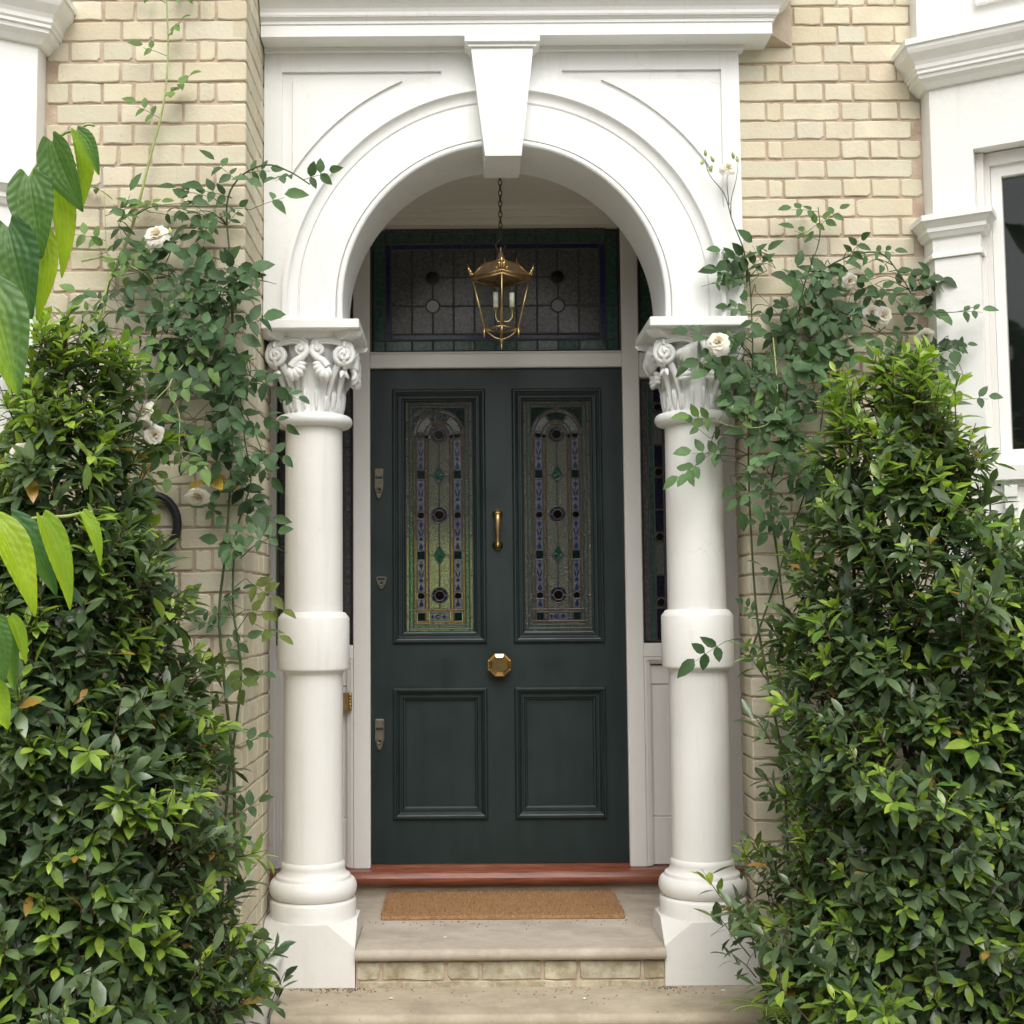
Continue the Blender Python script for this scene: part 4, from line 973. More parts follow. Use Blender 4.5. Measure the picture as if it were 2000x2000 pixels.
# ------------------------------------------------------------------ foliage tools
def leaf_template(wid, fold=.12, droop=.18, prof=(.62, 1.0, .72), ts=(.25, .5, .77)):
    v = [(0, 0, 0)]
    for t, w in zip(ts, prof):
        zc = -droop * t * t; hw = wid * w / 2
        v += [(-hw, t, zc + fold * hw * 2), (0, t, zc), (hw, t, zc + fold * hw * 2)]
    v.append((0, 1, -droop))
    f = [(0, 2, 1), (0, 3, 2)]
    n = len(ts)
    for i in range(n - 1): a = 1 + 3 * i; f += [(a, a + 1, a + 4, a + 3), (a + 1, a + 2, a + 5, a + 4)]
    a = 1 + 3 * (n - 1); f += [(a, a + 1, a + 3), (a + 1, a + 2, a + 3)]
    return np.array(v), f
def frame(d, up):
    d = d / np.linalg.norm(d); x = np.cross(d, up); nx = np.linalg.norm(x)
    x = np.array([1, 0, 0]) if nx < 1e-6 else x / nx
    return np.stack([x, d, np.cross(x, d)], 1)           # columns: side, along, normal
def emit_leaves(parent, leaves, temps, mat, n_solo, score):
    """leaves: (pos, 3x3 frame, size, template index, tint). the n_solo best become objects, the rest one stuff mesh"""
    order = sorted(range(len(leaves)), key=lambda i: -score(leaves[i])); solo = set(order[:n_solo])
    cache = {}; V, Fc, T = [], [], []; o = 0
    for i, (p, M, s, k, c) in enumerate(leaves):
        if i in solo:
            key = (k, tuple(np.round(np.array(c) / np.array((.02, .02, .012))).astype(int)))
            if key not in cache:
                me = bpy.data.meshes.new('leaf'); me.from_pydata(temps[k][0].tolist(), [], temps[k][1]); a = me.attributes.new('tint', 'FLOAT_COLOR', 'POINT')
                a.data.foreach_set('color', np.tile([*c, 1], len(me.vertices)).astype(np.float32)); me.polygons.foreach_set('use_smooth', [True] * len(me.polygons)); me.materials.append(mat); cache[key] = me
            q = bpy.data.objects.new('leaf', cache[key]); C.objects.link(q); q.parent = parent
            X = Matrix(((M[0][0] * s, M[0][1] * s, M[0][2] * s, p[0]), (M[1][0] * s, M[1][1] * s, M[1][2] * s, p[1]), (M[2][0] * s, M[2][1] * s, M[2][2] * s, p[2]), (0, 0, 0, 1)))
            q.matrix_local = Matrix.Translation(-parent.location) @ X
        else:
            tv, tf = temps[k]; V.append(tv @ (M.T * s) + p); Fc += [tuple(o + j for j in f) for f in tf]; T.append(np.tile([*c, 1], (len(tv), 1))); o += len(tv)
    if V:
        me = bpy.data.meshes.new('foliage'); me.from_pydata(np.concatenate(V).tolist(), [], Fc)
        a = me.attributes.new('tint', 'FLOAT_COLOR', 'POINT'); a.data.foreach_set('color', np.concatenate(T).astype(np.float32).ravel())
        me.polygons.foreach_set('use_smooth', [True] * len(me.polygons)); ob('foliage', me, mat, parent, kind='stuff')
SHT = [leaf_template(w, f, d) for w, f, d in ((.38, .10, .10), (.44, .16, .25), (.34, .2, .02), (.40, .06, .38))]
def ipol(tab, z):
    zs = [t[0] for t in tab]; return [np.interp(z, zs, [t[i] for t in tab]) for i in range(1, len(tab[0]))]
UPV = np.array([0, 0, 1.0])
def shrub(label, prof_px, Yc, n_shoot, seed, hd_max, young_top):
    g = np.random.default_rng(seed)
    tab = []
    for y, xl, xr in prof_px:
        a, b = at(xl, y, Yc), at(xr, y, Yc); tab.append((.5 * (a.z + b.z), a.x, b.x))
    tab.sort(); z0, z1 = tab[0][0], tab[-1][0]
    xc0 = .5 * (tab[0][1] + tab[0][2]); root = empty('evergreen_shrub', (xc0, Yc, -.52), label, 'shrub', None)
    leaves = []; wood = MB()
    trunk = [np.array([xc0 + dx, Yc + dy, -.5]) for dx, dy in ((0, 0), (.15, -.1), (-.16, .08), (.02, .16))]
    ph = g.uniform(0, 6.28, 6)
    for i in range(n_shoot):
        z = z0 + (z1 - z0) * g.uniform(0, 1) ** .92; xl, xr = ipol(tab, z)
        if g.uniform() > max(.22, (xr - xl) / .95): continue
        xc, hw = .5 * (xl + xr), .5 * (xr - xl); hd = min(hd_max, .22 + hw * .75)
        a = g.uniform(-2.1, 2.1)                                  # 0 = towards the viewer
        rr = 1 - .5 * g.uniform(0, 1) ** 1.5
        lump = 1 + .13 * math.sin(a * 3 + z * 7 + ph[0]) + .10 * math.sin(z * 17 + a * 5 + ph[1]) + (g.uniform(.05, .24) if g.uniform() < .14 else 0)
        dirh = np.array([math.sin(a), -math.cos(a), 0])
        tip = np.array([xc, Yc, z]) + dirh * np.array([hw, hd, 0]) * rr * lump
        outw = dirh + UPV * g.uniform(.3, 1.4) + g.normal(0, .28, 3); outw /= np.linalg.norm(outw)
        if z > z1 - .25: outw = outw * .5 + UPV * .7; outw /= np.linalg.norm(outw)
        ln = g.uniform(.08, .21); base = tip - outw * ln + np.array([0, 0, -.02])
        if rr > .6: wood.tube([base, base + outw * ln * .5 + g.normal(0, .006, 3), tip], [.0032, .0024, .0014], 4, cap=False)
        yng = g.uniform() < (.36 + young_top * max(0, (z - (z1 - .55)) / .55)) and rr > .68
        nl = int(g.uniform(7, 12)); az0 = g.uniform(0, 6.28)
        sz = g.uniform(.8, 1.12)
        side = np.cross(outw, UPV); side = side / (np.linalg.norm(side) + 1e-9); bi = np.cross(side, outw)
        for q in range(nl):
            t = (q + .6) / nl; pos = base + outw * ln * (.15 + .85 * t)
            az = az0 + q * 2.4; tilt = R(68 - 42 * t ** 2 + g.normal(0, 9))
            rd = side * math.cos(az) + bi * math.sin(az)
            d = outw * math.cos(tilt) + rd * math.sin(tilt) + np.array([0, 0, -.12]); 
            nu = outw * .6 + UPV * .7 + g.normal(0, .25, 3)
            s = sz * g.uniform(.052, .100) * (.75 if yng and t > .75 else 1)
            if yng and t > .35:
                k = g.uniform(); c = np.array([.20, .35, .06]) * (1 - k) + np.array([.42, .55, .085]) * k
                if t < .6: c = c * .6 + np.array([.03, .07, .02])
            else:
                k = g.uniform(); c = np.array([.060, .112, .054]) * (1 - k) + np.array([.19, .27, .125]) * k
                if g.uniform() < .012: c = np.array([.40, .24, .06])
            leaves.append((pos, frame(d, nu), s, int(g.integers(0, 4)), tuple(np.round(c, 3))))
    # main limbs up into the crown
    for i in range(11):
        b = trunk[i % 4]; z = z0 + (z1 - z0) * g.uniform(.35, .98); xl, xr = ipol(tab, z); e = np.array([.5 * (xl + xr) + g.uniform(-.35, .35) * (xr - xl), Yc + g.uniform(-.15, .15), z])
        mid = b * .5 + e * .5 + g.normal(0, .05, 3); wood.tube(smooth_path([b, b * .75 + mid * .25 + g.normal(0, .02, 3), mid, e], 5), list(np.linspace(.020, .004, 16)), 6)
    ob('branches', wood, BARK, root, kind='stuff')
    emit_leaves(root, leaves, SHT, LEAF, 300, lambda L_: (-L_[0][1]) * 1.0 + L_[2] * 6 + sum(L_[4]) * .35)
    return root
shrub('tall glossy dark green shrub in the left bed, below the left climbing rose',
      [(640, 105, 235), (720, 45, 262), (820, 15, 275), (920, -15, 297), (1020, -50, 308), (1150, -85, 335), (1260, -115, 358), (1380, -150, 408), (1500, -180, 440), (1680, -200, 452), (1850, -210, 462), (2000, -210, 468), (2150, -200, 462)], -.95, 2450, 11, .42, .7)
shrub('tall glossy dark green shrub in the right bed, below the right climbing rose',
      [(690, 1655, 1795), (770, 1622, 1830), (860, 1605, 1862), (950, 1592, 1905), (1030, 1578, 1985), (1150, 1556, 2070), (1300, 1538, 2130), (1450, 1520, 2170), (1600, 1508, 2190), (1750, 1499, 2200), (1900, 1488, 2200), (2000, 1483, 2200), (2150, 1490, 2190)], -.55, 2450, 23, .42, .8)

# ------------------------------------------------------------------ climbing roses
RT_ = [leaf_template(w, f, d, (.78, 1.0, .66), (.20, .44, .74)) for w, f, d in ((.56, .12, .14), (.50, .18, .24), (.60, .08, .08))]
def rose_flower(size, seed, petals=16, openness=1.0):
    r = random.Random(seed); V, Fc, T = [], [], []
    for i in range(petals):
        t = i / (petals - 1); a = i * 2.4 + r.uniform(-.3, .3); op = R(-14 + 100 * t * openness + r.uniform(-8, 8)); L_ = size * (.40 + .22 * t) * r.uniform(.9, 1.1); w = size * (.20 + .30 * t)
        o = len(V); nu, nv = 7, 6; r0 = size * (.02 + .10 * t); ph = r.uniform(0, 6)
        for v in range(nv + 1):
            vv = v / nv; cur = op * (.25 + .75 * vv ** 1.2) + .9 * t * max(0, vv - .65)
            for u in range(nu):
                uu = u / (nu - 1) * 2 - 1; hw = w * math.sin(math.pi * (.16 + .58 * vv)) ** .7
                rad = r0 + L_ * vv * math.sin(cur) - (.34 - .2 * t) * hw * uu * uu + .03 * size * math.sin(uu * 5 + ph) * vv
                h = L_ * vv * math.cos(cur) + .02 * size * math.sin(uu * 4 + ph * 2) * vv
                x = uu * hw; V.append((rad * math.cos(a) - x * math.sin(a), rad * math.sin(a) + x * math.cos(a), h))
                T.append((.88 + .03 * r.random(), .83 + .05 * t, .64 + .20 * t, 1))
        for v in range(nv):
            for u in range(nu - 1): Fc.append((o + v * nu + u, o + v * nu + u + 1, o + (v + 1) * nu + u + 1, o + (v + 1) * nu + u))
    me = bpy.data.meshes.new('flower'); me.from_pydata(V, [], Fc); at_ = me.attributes.new('tint', 'FLOAT_COLOR', 'POINT'); at_.data.foreach_set('color', np.array(T, np.float32).ravel())
    me.polygons.foreach_set('use_smooth', [True] * len(Fc)); me.materials.append(PETAL); return me
def rose(label, Yw, stems, clouds, leaves_along, flowers, buds, seed, base):
    g = np.random.default_rng(seed); root = empty('climbing_rose', base, label, 'climbing rose')
    leaves = []
    def compound(pos, d, size, tint, n=5):
        d = d / np.linalg.norm(d); nu = np.array([0, -1.0, .55]) + g.normal(0, .35, 3); M = frame(d, nu); sd_ = M[:, 0]
        ax = [pos + d * size * 1.9 * t + np.array([0, 0, -.012 * t * t]) for t in (0, .5, 1)]
        stalk.tube(ax, [.0014, .0012, .0009], 4, cap=False)
        for i in range(n):
            if i == 0: p, dd = pos + d * size * 1.9, d + np.array([0, 0, -.2])
            else: lev = (i - 1) // 2; sgn = 1 if i % 2 else -1; p = pos + d * size * (1.25 - .72 * lev); dd = d * .45 + sd_ * sgn + np.array([0, 0, -.15])
            c = np.clip(np.array(tint) * g.uniform(.75, 1.25), 0, 1)
            leaves.append((p, frame(dd + g.normal(0, .12, 3), nu + g.normal(0, .2, 3)), size * g.uniform(.85, 1.15) * (1.1 if i == 0 else .92), int(g.integers(0, 3)), tuple(np.round(c, 3))))
    stalk = MB(); k = 0; allp = []
    for st in stems:
        pts, r0, young = st; P3 = [at(x, y, Yw - off) for x, y, off in pts]; P3 = smooth_path(P3, 5); allp += [np.array(q) for q in P3]
        m = MB().tube(P3, list(np.linspace(r0, r0 * .35, len(P3))), 6); ob('stem', m, YSTEM if young else ROSESTEM, root)
        if young is not None:
            for i in range(2, len(P3) - 1, 2):
                if g.uniform() < leaves_along:
                    t = np.array(P3[i + 1] - P3[i - 1]); t /= np.linalg.norm(t); sgn = 1 if k % 2 else -1; k += 1
                    d = np.array([sgn * g.uniform(.5, 1), g.uniform(-.6, .05), g.uniform(-.3, .5)]) + t * .3
                    tint = (.14, .24, .065) if young else (.085, .16, .068)
                    compound(np.array(P3[i]), d, g.uniform(.042, .062) * (1.05 if young else 1), tint, 5 if g.uniform() < .7 else 3)
    for (xa, ya, xb, yb, n, off, tint) in clouds:           # elliptical clumps of leaves in photo pixels, lying off the wall
        for i in range(int(n * .62)):
            r = math.sqrt(g.uniform()); a = g.uniform(0, 6.28); x = xa + xb * r * math.cos(a); y = ya + yb * r * math.sin(a)
            p = np.array(at(x, y, Yw - g.uniform(.02, off)))
            d = np.array([g.normal(0, .9), g.uniform(-.7, .1), g.normal(-.15, .5)])
            c = np.array(tint) * (g.uniform(.6, 1.25))
            compound(p, d, g.uniform(.048, .080), c, 5 if g.uniform() < .6 else 3)
            A_ = np.array(allp); q_ = A_[np.argmin(((A_ - p) ** 2).sum(1) + .02 * (A_[:, 2] > p[2]))]
            if np.linalg.norm(q_ - p) < .42: stalk.tube(smooth_path([q_, q_ * .5 + p * .5 + g.normal(0, .012, 3) + np.array([0, -.01, .015]), p], 4), list(np.linspace(.0024, .0013, 9)), 4, cap=False)
    ob('leaf_stalks', stalk, ROSESTEM, root, kind='stuff')
    emit_leaves(root, leaves, RT_, ROSELEAF, 300, lambda L_: -L_[0][1] + L_[2] * 5 + L_[0][2] * .08)
    for i, (x, y, off, size, dx, dz, op) in enumerate(flowers):
        me = rose_flower(size * 1.12, i + seed, 26, op); q = ob('flower', me, None, root, at(x, y, Yw - off)); d = Vector((dx, -1, dz))
        q.rotation_euler = d.to_track_quat('Z', 'Y').to_euler()
    for x, y, off in buds:
        b = at(x, y, Yw - off); m = MB().lathe([(.001, -.012), (.006, -.006), (.0075, .002), (.004, .012), (.001, .018)], 0, 0, 10); q = ob('bud', m, YSTEM, root, b); q.rotation_euler = (R(random.uniform(-30, 30)), R(random.uniform(-30, 30)), 0)
    return root
DK = (.075, .145, .062); MD = (.10, .185, .075); YG = (.10, .18, .05); YL_ = (.42, .30, .05)
rose('climbing rose with cream flowers on the left brick pier, tall shoot reaching the top', YL,
     [([(452, 2000, .03), (455, 1700, .03), (458, 1540, .03), (450, 1440, .03), (438, 1330, .03), (428, 1200, .04), (440, 1080, .05), (452, 900, .05), (455, 700, .05), (450, 520, .05), (443, 400, .05), (470, 345, .08), (520, 322, .10), (565, 335, .12), (605, 360, .13)], .007, False),
      ([(430, 2000, .03), (440, 1600, .03), (470, 1330, .03), (455, 1180, .05), (462, 1040, .05), (490, 940, .06), (478, 860, .06), (466, 740, .06)], .006, False),
      ([(190, 640, .05), (210, 560, .05), (240, 490, .05), (265, 420, .05), (290, 320, .05), (318, 210, .05), (328, 110, .04), (326, 20, .04), (325, -30, .04)], .0075, True),
      ([(195, 640, .05), (212, 560, .05), (207, 470, .05), (203, 360, .05)], .003, True),
      ([(160, 510, .06), (210, 502, .08), (255, 520, .10), (300, 550, .12), (322, 600, .13), (360, 660, .14), (365, 700, .15), (330, 755, .22), (350, 810, .27), (352, 880, .30), (382, 945, .33)], .004, True),
      ([(330, 755, .22), (300, 785, .38), (282, 806, .46)], .0025, True), ([(352, 880, .30), (390, 890, .31), (395, 905, .31)], .002, True),
      ([(255, 520, .10), (330, 540, .1), (400, 560, .1), (440, 600, .08)], .003, False),
      ([(270, 940, .06), (330, 800, .08), (380, 700, .08), (420, 620, .07), (440, 560, .06)], .004, False),
      ([(455, 760, .06), (500, 850, .10), (525, 930, .12)], .003, False), ([(462, 720, .06), (510, 745, .15), (550, 770, .20)], .003, False),
      ([(470, 1090, .05), (510, 1060, .12), (560, 1080, .18)], .0025, False), ([(440, 560, .06), (490, 545, .12), (540, 555, .16)], .0025, False)],
     [(330, 450, 120, 70, 16, .14, MD), (350, 570, 130, 60, 30, .18, DK), (390, 680, 120, 80, 42, .2, DK), (420, 800, 95, 80, 34, .2, DK), (440, 890, 70, 60, 14, .14, DK), (230, 560, 60, 60, 12, .14, DK), (455, 400, 60, 60, 12, .12, MD),
      (455, 1010, 45, 60, 7, .1, MD), (30, 800, 50, 130, 12, .3, DK), (40, 690, 50, 60, 6, .3, DK), (495, 1180, 40, 60, 5, .16, (.15, .19, .04)), (470, 1245, 50, 60, 5, .16, (.12, .17, .04)), (475, 950, 30, 30, 2, .14, YL_), (340, 650, 90, 40, 14, .2, DK)],
     .55, [(308, 463, .15, .060, -.2, .5, 1.1), (279, 808, .48, .056, -.1, .2, .9), (302, 848, .48, .046, .3, -.3, .6), (288, 838, .47, .04, -.3, -.2, .7), (386, 960, .34, .062, .1, -1.4, .55), (43, 886, .85, .045, 0, .4, .9)],
     [(404, 918, .2), (333, 452, .15), (336, 600, .14), (340, 640, .15)], 31, (-1.15, YL - .03, -.5))
rose('climbing rose with cream flowers on the right brick wall, spreading onto the bay', 0.0,
     [([(1560, 2000, .04), (1540, 1700, .04), (1530, 1500, .04), (1500, 1330, .05), (1478, 1200, .05), (1465, 1000, .06), (1462, 860, .06), (1470, 700, .06), (1465, 560, .06), (1455, 500, .08)], .0062, False), ([(1457, 510, .08), (1450, 480, .08), (1430, 430, .09), (1415, 380, .1), (1385, 340, .11), (1378, 310, .11)], .003, None),
      ([(1428, 425, .09), (1428, 390, .1), (1438, 350, .1), (1442, 312, .1)], .0022, None), ([(1424, 400, .1), (1420, 360, .1), (1421, 338, .1)], .002, None),
      ([(1580, 2000, .04), (1560, 1500, .05), (1545, 1300, .05), (1520, 1100, .06), (1505, 960, .08), (1530, 830, .08), (1545, 700, .08), (1570, 560, .08), (1600, 470, .07), (1598, 405, .06)], .0055, False),
      ([(1460, 1290, .04), (1500, 1180, .05), (1540, 1060, .06), (1590, 900, .07), (1610, 760, .08), (1600, 620, .08)], .0045, False),
      ([(1510, 660, .10), (1518, 760, .17), (1510, 815, .20), (1480, 835, .22), (1420, 830, .22), (1395, 815, .22)], .0032, True),
      ([(1600, 530, .08), (1660, 500, .1), (1720, 495, .1), (1760, 540, .1), (1800, 600, .12), (1860, 610, .2), (1900, 600, .26)], .0038, False),
      ([(1780, 720, .1), (1820, 680, .14), (1860, 690, .2), (1885, 740, .25)], .003, False), ([(1570, 470, .05), (1572, 440, .06)], .002, True),
      ([(1850, 720, .18), (1860, 760, .22), (1885, 790, .25)], .002, False),
      ([(1465, 540, .06), (1420, 545, .12), (1370, 560, .16)], .0025, False), ([(1640, 620, .08), (1700, 640, .1), (1790, 690, .12)], .003, False)],
     [(1560, 560, 110, 60, 24, .15, DK), (1640, 600, 120, 70, 30, .16, DK), (1500, 680, 80, 70, 24, .18, MD), (1570, 720, 90, 60, 26, .18, DK), (1470, 790, 70, 60, 20, .2, MD), (1560, 820, 70, 70, 22, .18, MD),
      (1500, 900, 90, 60, 24, .2, MD), (1560, 960, 60, 60, 14, .16, DK), (1760, 600, 80, 60, 14, .14, DK), (1790, 690, 60, 40, 8, .14, DK), (1840, 700, 50, 50, 7, .2, DK), (1420, 880, 40, 50, 7, .2, MD), (1520, 1060, 40, 60, 6, .12, MD), (1430, 1260, 25, 30, 2, .2, DK),
      (1430, 680, 40, 40, 8, .2, MD), (1700, 520, 80, 40, 10, .12, MD), (1510, 510, 60, 30, 8, .12, MD)],
     .45, [(1403, 671, .26, .060, -.25, .35, 1.15), (1421, 330, .11, .040, .1, .6, 1.1), (1656, 547, .14, .046, .3, -.6, .6), (1703, 610, .16, .046, -.3, -.3, .6), (1722, 616, .16, .048, .3, -.2, .7), (1806, 650, .16, .050, -.2, -1.0, .45)],
     [(1378, 300, .11), (1371, 318, .11), (1392, 312, .11), (1388, 330, .11), (1440, 312, .1), (1432, 305, .1), (1573, 458, .06), (1430, 800, .22)], 57, (1.22, -.03, -.5))

# ------------------------------------------------------------------ vine with large quilted leaves close to the camera, left edge
vn = empty('large_leaved_vine', (-1.75, -3.1, -.52), 'vine with large ribbed lime green leaves hanging into view at the left edge', 'vine')
VY = -3.0
def big_leaf(b, t, width, fold, side_up, c_top, c_alt, seed):
    """b,t: base and tip in photo pixels with depth; a heart shaped blade with five long veins"""
    B, Tp = at(*b), at(*t); ax = Tp - B; Ln = ax.length; d = np.array(ax.normalized()); nu = np.array(side_up, float); M = frame(d, nu); r = random.Random(seed)
    nu_, nv = 33, 52; V, T, Fc = [], [], []
    for v in range(nv + 1):
        t_ = v / nv
        hw = .5 * width * max(0, math.sin(math.pi * (.05 + .95 * t_) ** .60)) ** .85 + .0015
        for u in range(nu_):
            w = u / (nu_ - 1) * 2 - 1
            back = -.20 * width * (1 - min(1, t_ / .25)) ** 1.5 * math.sin(math.pi * min(1, .05 + abs(w) * .8)) ** 1.5   # lobes behind the stalk
            vein = min(abs(w - q * .46 * math.sin(math.pi * min(1, .12 + t_ * .9))) for q in (-1.3, -.62, 0, .62, 1.3))
            q = .042 * width * math.sqrt(min(vein, .2) / .2) * (1 - .5 * t_) + .009 * width * math.sin(t_ * 62 - abs(w) * 11) * (min(vein, .15) / .15)
            zf = abs(w) * hw * math.sin(fold) * (1 if w > 0 else .9); x = w * hw * math.cos(fold)
            zz = zf + q - .22 * Ln * t_ * t_ + .012 * width * math.sin(t_ * 9 + w * 3 + seed)
            yl = t_ * Ln + back
            V.append(tuple(np.array(B) + M @ np.array([x, yl, zz])))
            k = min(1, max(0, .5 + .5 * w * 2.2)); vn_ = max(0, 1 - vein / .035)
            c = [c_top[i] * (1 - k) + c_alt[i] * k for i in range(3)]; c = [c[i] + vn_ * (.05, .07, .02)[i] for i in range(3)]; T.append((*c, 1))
    for v in range(nv):
        for u in range(nu_ - 1): Fc.append((v * nu_ + u, v * nu_ + u + 1, (v + 1) * nu_ + u + 1, (v + 1) * nu_ + u))
    # let the drooping blade end near the aimed tip
    me = bpy.data.meshes.new('leaf'); me.from_pydata(V, [], Fc); a = me.attributes.new('tint', 'FLOAT_COLOR', 'POINT'); a.data.foreach_set('color', np.array(T, np.float32).ravel())
    me.polygons.foreach_set('use_smooth', [True] * len(Fc)); ob('leaf', me, BIGLEAF, vn)
G1, G2, Y1, Y2 = (.10, .21, .055), (.06, .15, .055), (.36, .50, .03), (.26, .42, .035)  # yellow-greens paint light coming through leaf undersides into the base colour
px = 2.2 / 2563
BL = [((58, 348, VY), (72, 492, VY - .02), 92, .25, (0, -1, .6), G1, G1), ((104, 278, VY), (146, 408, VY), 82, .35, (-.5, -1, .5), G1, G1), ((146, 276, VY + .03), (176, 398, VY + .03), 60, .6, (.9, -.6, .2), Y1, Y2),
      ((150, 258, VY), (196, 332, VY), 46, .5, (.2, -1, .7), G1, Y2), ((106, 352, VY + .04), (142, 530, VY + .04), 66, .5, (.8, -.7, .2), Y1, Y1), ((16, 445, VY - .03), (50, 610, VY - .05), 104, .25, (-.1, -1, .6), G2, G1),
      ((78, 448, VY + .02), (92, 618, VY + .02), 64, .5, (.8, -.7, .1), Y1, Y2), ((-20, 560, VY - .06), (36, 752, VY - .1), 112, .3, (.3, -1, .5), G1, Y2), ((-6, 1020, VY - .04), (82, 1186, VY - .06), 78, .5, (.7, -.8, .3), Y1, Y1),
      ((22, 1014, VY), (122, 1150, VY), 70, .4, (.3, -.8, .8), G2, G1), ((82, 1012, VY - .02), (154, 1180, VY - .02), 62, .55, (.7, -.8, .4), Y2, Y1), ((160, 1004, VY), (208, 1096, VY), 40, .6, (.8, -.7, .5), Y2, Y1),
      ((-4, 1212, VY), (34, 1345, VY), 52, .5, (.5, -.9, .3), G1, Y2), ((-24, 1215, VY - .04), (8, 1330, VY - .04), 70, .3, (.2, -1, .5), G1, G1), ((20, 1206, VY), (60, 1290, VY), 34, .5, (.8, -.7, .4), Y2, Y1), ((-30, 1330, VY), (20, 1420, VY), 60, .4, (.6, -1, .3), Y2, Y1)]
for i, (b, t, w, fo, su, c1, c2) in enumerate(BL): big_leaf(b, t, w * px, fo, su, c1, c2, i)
for pts in ([(-60, 600), (10, 470), (56, 350), (90, 300), (106, 276), (130, 258), (150, 256), (168, 244), (185, 245)], [(-60, 1080), (-10, 1025), (40, 1016), (84, 1010), (130, 1008), (160, 1002), (180, 1000)], [(-60, 1260), (-20, 1215), (20, 1205)], [(-20, 560), (0, 500), (16, 444)]):
    ob('stem', MB().tube(smooth_path([at(x, y, VY + .01) for x, y in pts], 4), .0028, 6), YSTEM, vn)
ob('stem', MB().tube(smooth_path([(-1.75, -3.1, -.52), (-1.72, -3.1, .4), at(-170, 1260, VY), at(-60, 1260, VY + .01)], 6), .006, 6), YSTEM, vn)
ob('stem', MB().tube(smooth_path([(-1.74, -3.1, -.5), (-1.78, -3.08, .6), at(-220, 900, VY), at(-60, 600, VY + .01)], 6), .006, 6), YSTEM, vn)
ob('stem', MB().tube(smooth_path([(-1.78, -3.08, .5), at(-150, 1150, VY), at(-60, 1080, VY + .01)], 6), .005, 6), YSTEM, vn)

# ------------------------------------------------------------------ ferns and a fine grassy seedling
def fern(label, base, fronds, ln, seed, tint, flat=.5):
    g = np.random.default_rng(seed); p = empty('fern', base, label, 'fern'); b = np.array(base)
    LT = leaf_template(.24, .05, .1); ribs = MB(); lv = []
    for i in range(fronds):
        az = g.uniform(0, 6.28) if not isinstance(flat, tuple) else g.uniform(*flat); L_ = ln * g.uniform(.75, 1.1); el = g.uniform(.5, 1.0)
        pts = []
        for t in np.linspace(0, 1, 15):
            r = L_ * t * math.cos(el * (1 - .7 * t)); pts.append(b + np.array([r * math.cos(az), r * math.sin(az), L_ * (t * math.sin(el) - .55 * t * t)]))
        ribs.tube(pts, list(np.linspace(.0025, .0008, 15)), 4)
        for j in range(1, 14):
            t = j / 14; d = pts[j + 1] - pts[j - 1]; d /= np.linalg.norm(d); sd_ = np.cross(d, UPV); sd_ /= np.linalg.norm(sd_)
            for sgn in (1, -1):
                lv.append((pts[j], frame(sd_ * sgn + d * .35, UPV), L_ * .22 * math.sin(math.pi * (.15 + .8 * t)) + .006, 0, tuple(np.round(np.array(tint) * g.uniform(.8, 1.2), 3))))
    ob('rib', ribs, YSTEM, p); emit_leaves(p, lv, [LT], LEAF, min(280, len(lv)), lambda L_: -L_[0][1])
f1 = at(1500, 1935, -.62); fern('yellow green fern fronds at the foot of the right shrub', (f1.x, -.62, f1.z - .07), 5, .20, 5, (.20, .26, .06), (2.3, 5.2))
f2 = at(10, 2010, -1.35); fern('fern frond tip in the bottom left corner', (f2.x - .12, -1.35, f2.z - .08), 4, .2, 6, (.10, .17, .05), (-.9, .9))
f3 = at(515, 1850, -.12); fern('tuft of fine pale seedling leaves by the left column plinth', (-.93, -.16, .004), 7, .13, 8, (.22, .30, .08), (3.6, 6.0))

# ------------------------------------------------------------------ small fallen things on the steps
for x, y, z, lb in ((-.45, -.2, -.144, 'tiny white petal on the lower step, nearest the left shrub'), (.27, -.22, -.144, 'tiny white petal alone near the middle of the lower step'), (.80, -.13, -.144, 'tiny white petal on the lower step in front of the right plinth'), (-.25, .10, .003, 'tiny white petal on the porch floor in front of the doormat')):
    m = MB(); s = random.uniform(.008, .012); a = random.uniform(0, 6)
    m.add([(s * math.cos(a + q * 1.05) * (1 if q % 2 else .7), s * math.sin(a + q * 1.05) * .8, .002 * (q % 2)) for q in range(6)] + [(0, 0, .004)], [(q, (q + 1) % 6, 6) for q in range(6)])
    setp(ob('fallen_petal', m, CANDLE, None, (x, y, z)), lb, 'petal', 'petals fallen on the steps')

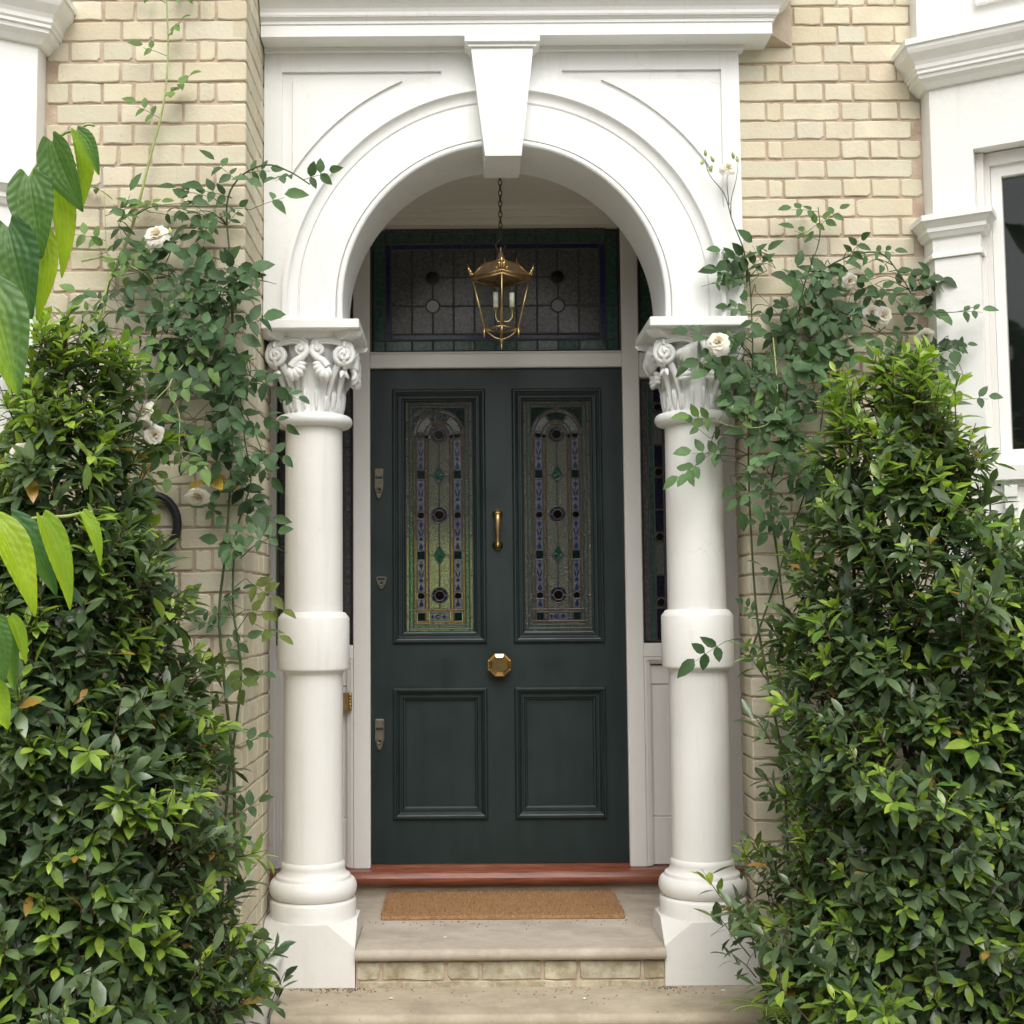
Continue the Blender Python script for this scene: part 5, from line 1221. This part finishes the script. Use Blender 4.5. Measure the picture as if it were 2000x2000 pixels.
# ------------------------------------------------------------------ trees across the road behind the viewer: they darken what the glass and gloss paint reflect
g = np.random.default_rng(91); lv = []
for i in range(7500):
    x = g.uniform(-17, 17); h = 5.3 + 1.2 * math.sin(x * .7) + .8 * math.sin(x * 1.9 + 1); z = -.5 + h * g.uniform(0, 1) ** .8
    lv.append((np.array([x, -13.5 + g.normal(0, .8), z]), frame(g.normal(0, 1, 3), g.normal(0, 1, 3)), g.uniform(.5, .9), int(g.integers(0, 3)), (.05, .10, .03)))
V, Fc, o = [], [], 0
for p, M, s_, k, c in lv:
    tv, tf = RT_[k]; V.append(tv @ (M.T * s_) + p); Fc += [tuple(o + j for j in f) for f in tf]; o += len(tv)
me = bpy.data.meshes.new('distant_trees'); me.from_pydata(np.concatenate(V).tolist(), [], Fc)
a = me.attributes.new('tint', 'FLOAT_COLOR', 'POINT'); a.data.foreach_set('color', np.tile([.06, .12, .035, 1], o).astype(np.float32))
ob('distant_trees', me, ROSELEAF, kind='stuff', label='bank of green trees across the road, seen only in reflections', cat='trees')

# crumbs of dirt and leaf swept into the corners of the steps
g = np.random.default_rng(5); V, Fc = [], []
for i in range(420):
    q = g.uniform()
    if q < .35: x, y, z = g.choice([-.60, .60]) + g.normal(0, .05), -.06 - abs(g.normal(0, .03)), -.1465
    elif q < .6: x, y, z = g.uniform(-.8, 1.0), -.06 - abs(g.normal(0, .12)), -.1465
    elif q < .8: x, y, z = g.uniform(-.57, .57), .38 - abs(g.normal(0, .06)), .0015
    else: x, y, z = g.uniform(-.85, -.62), -.06 - abs(g.normal(0, .02)), -.1465
    r_ = g.uniform(.0015, .005); a = g.uniform(0, 6.28); o = len(V)
    V += [(x + r_ * math.cos(a), y + r_ * math.sin(a), z), (x + r_ * math.cos(a + 2.2), y + .6 * r_ * math.sin(a + 2.2), z), (x + r_ * math.cos(a + 4), y + r_ * math.sin(a + 4), z), (x, y, z + r_ * .7)]
    Fc += [(o, o + 1, o + 3), (o + 1, o + 2, o + 3), (o + 2, o, o + 3)]
me = bpy.data.meshes.new('debris'); me.from_pydata(V, [], Fc)
ob('debris', me, BARK, kind='stuff', label='brown crumbs of soil and leaf litter scattered on the steps', cat='debris')
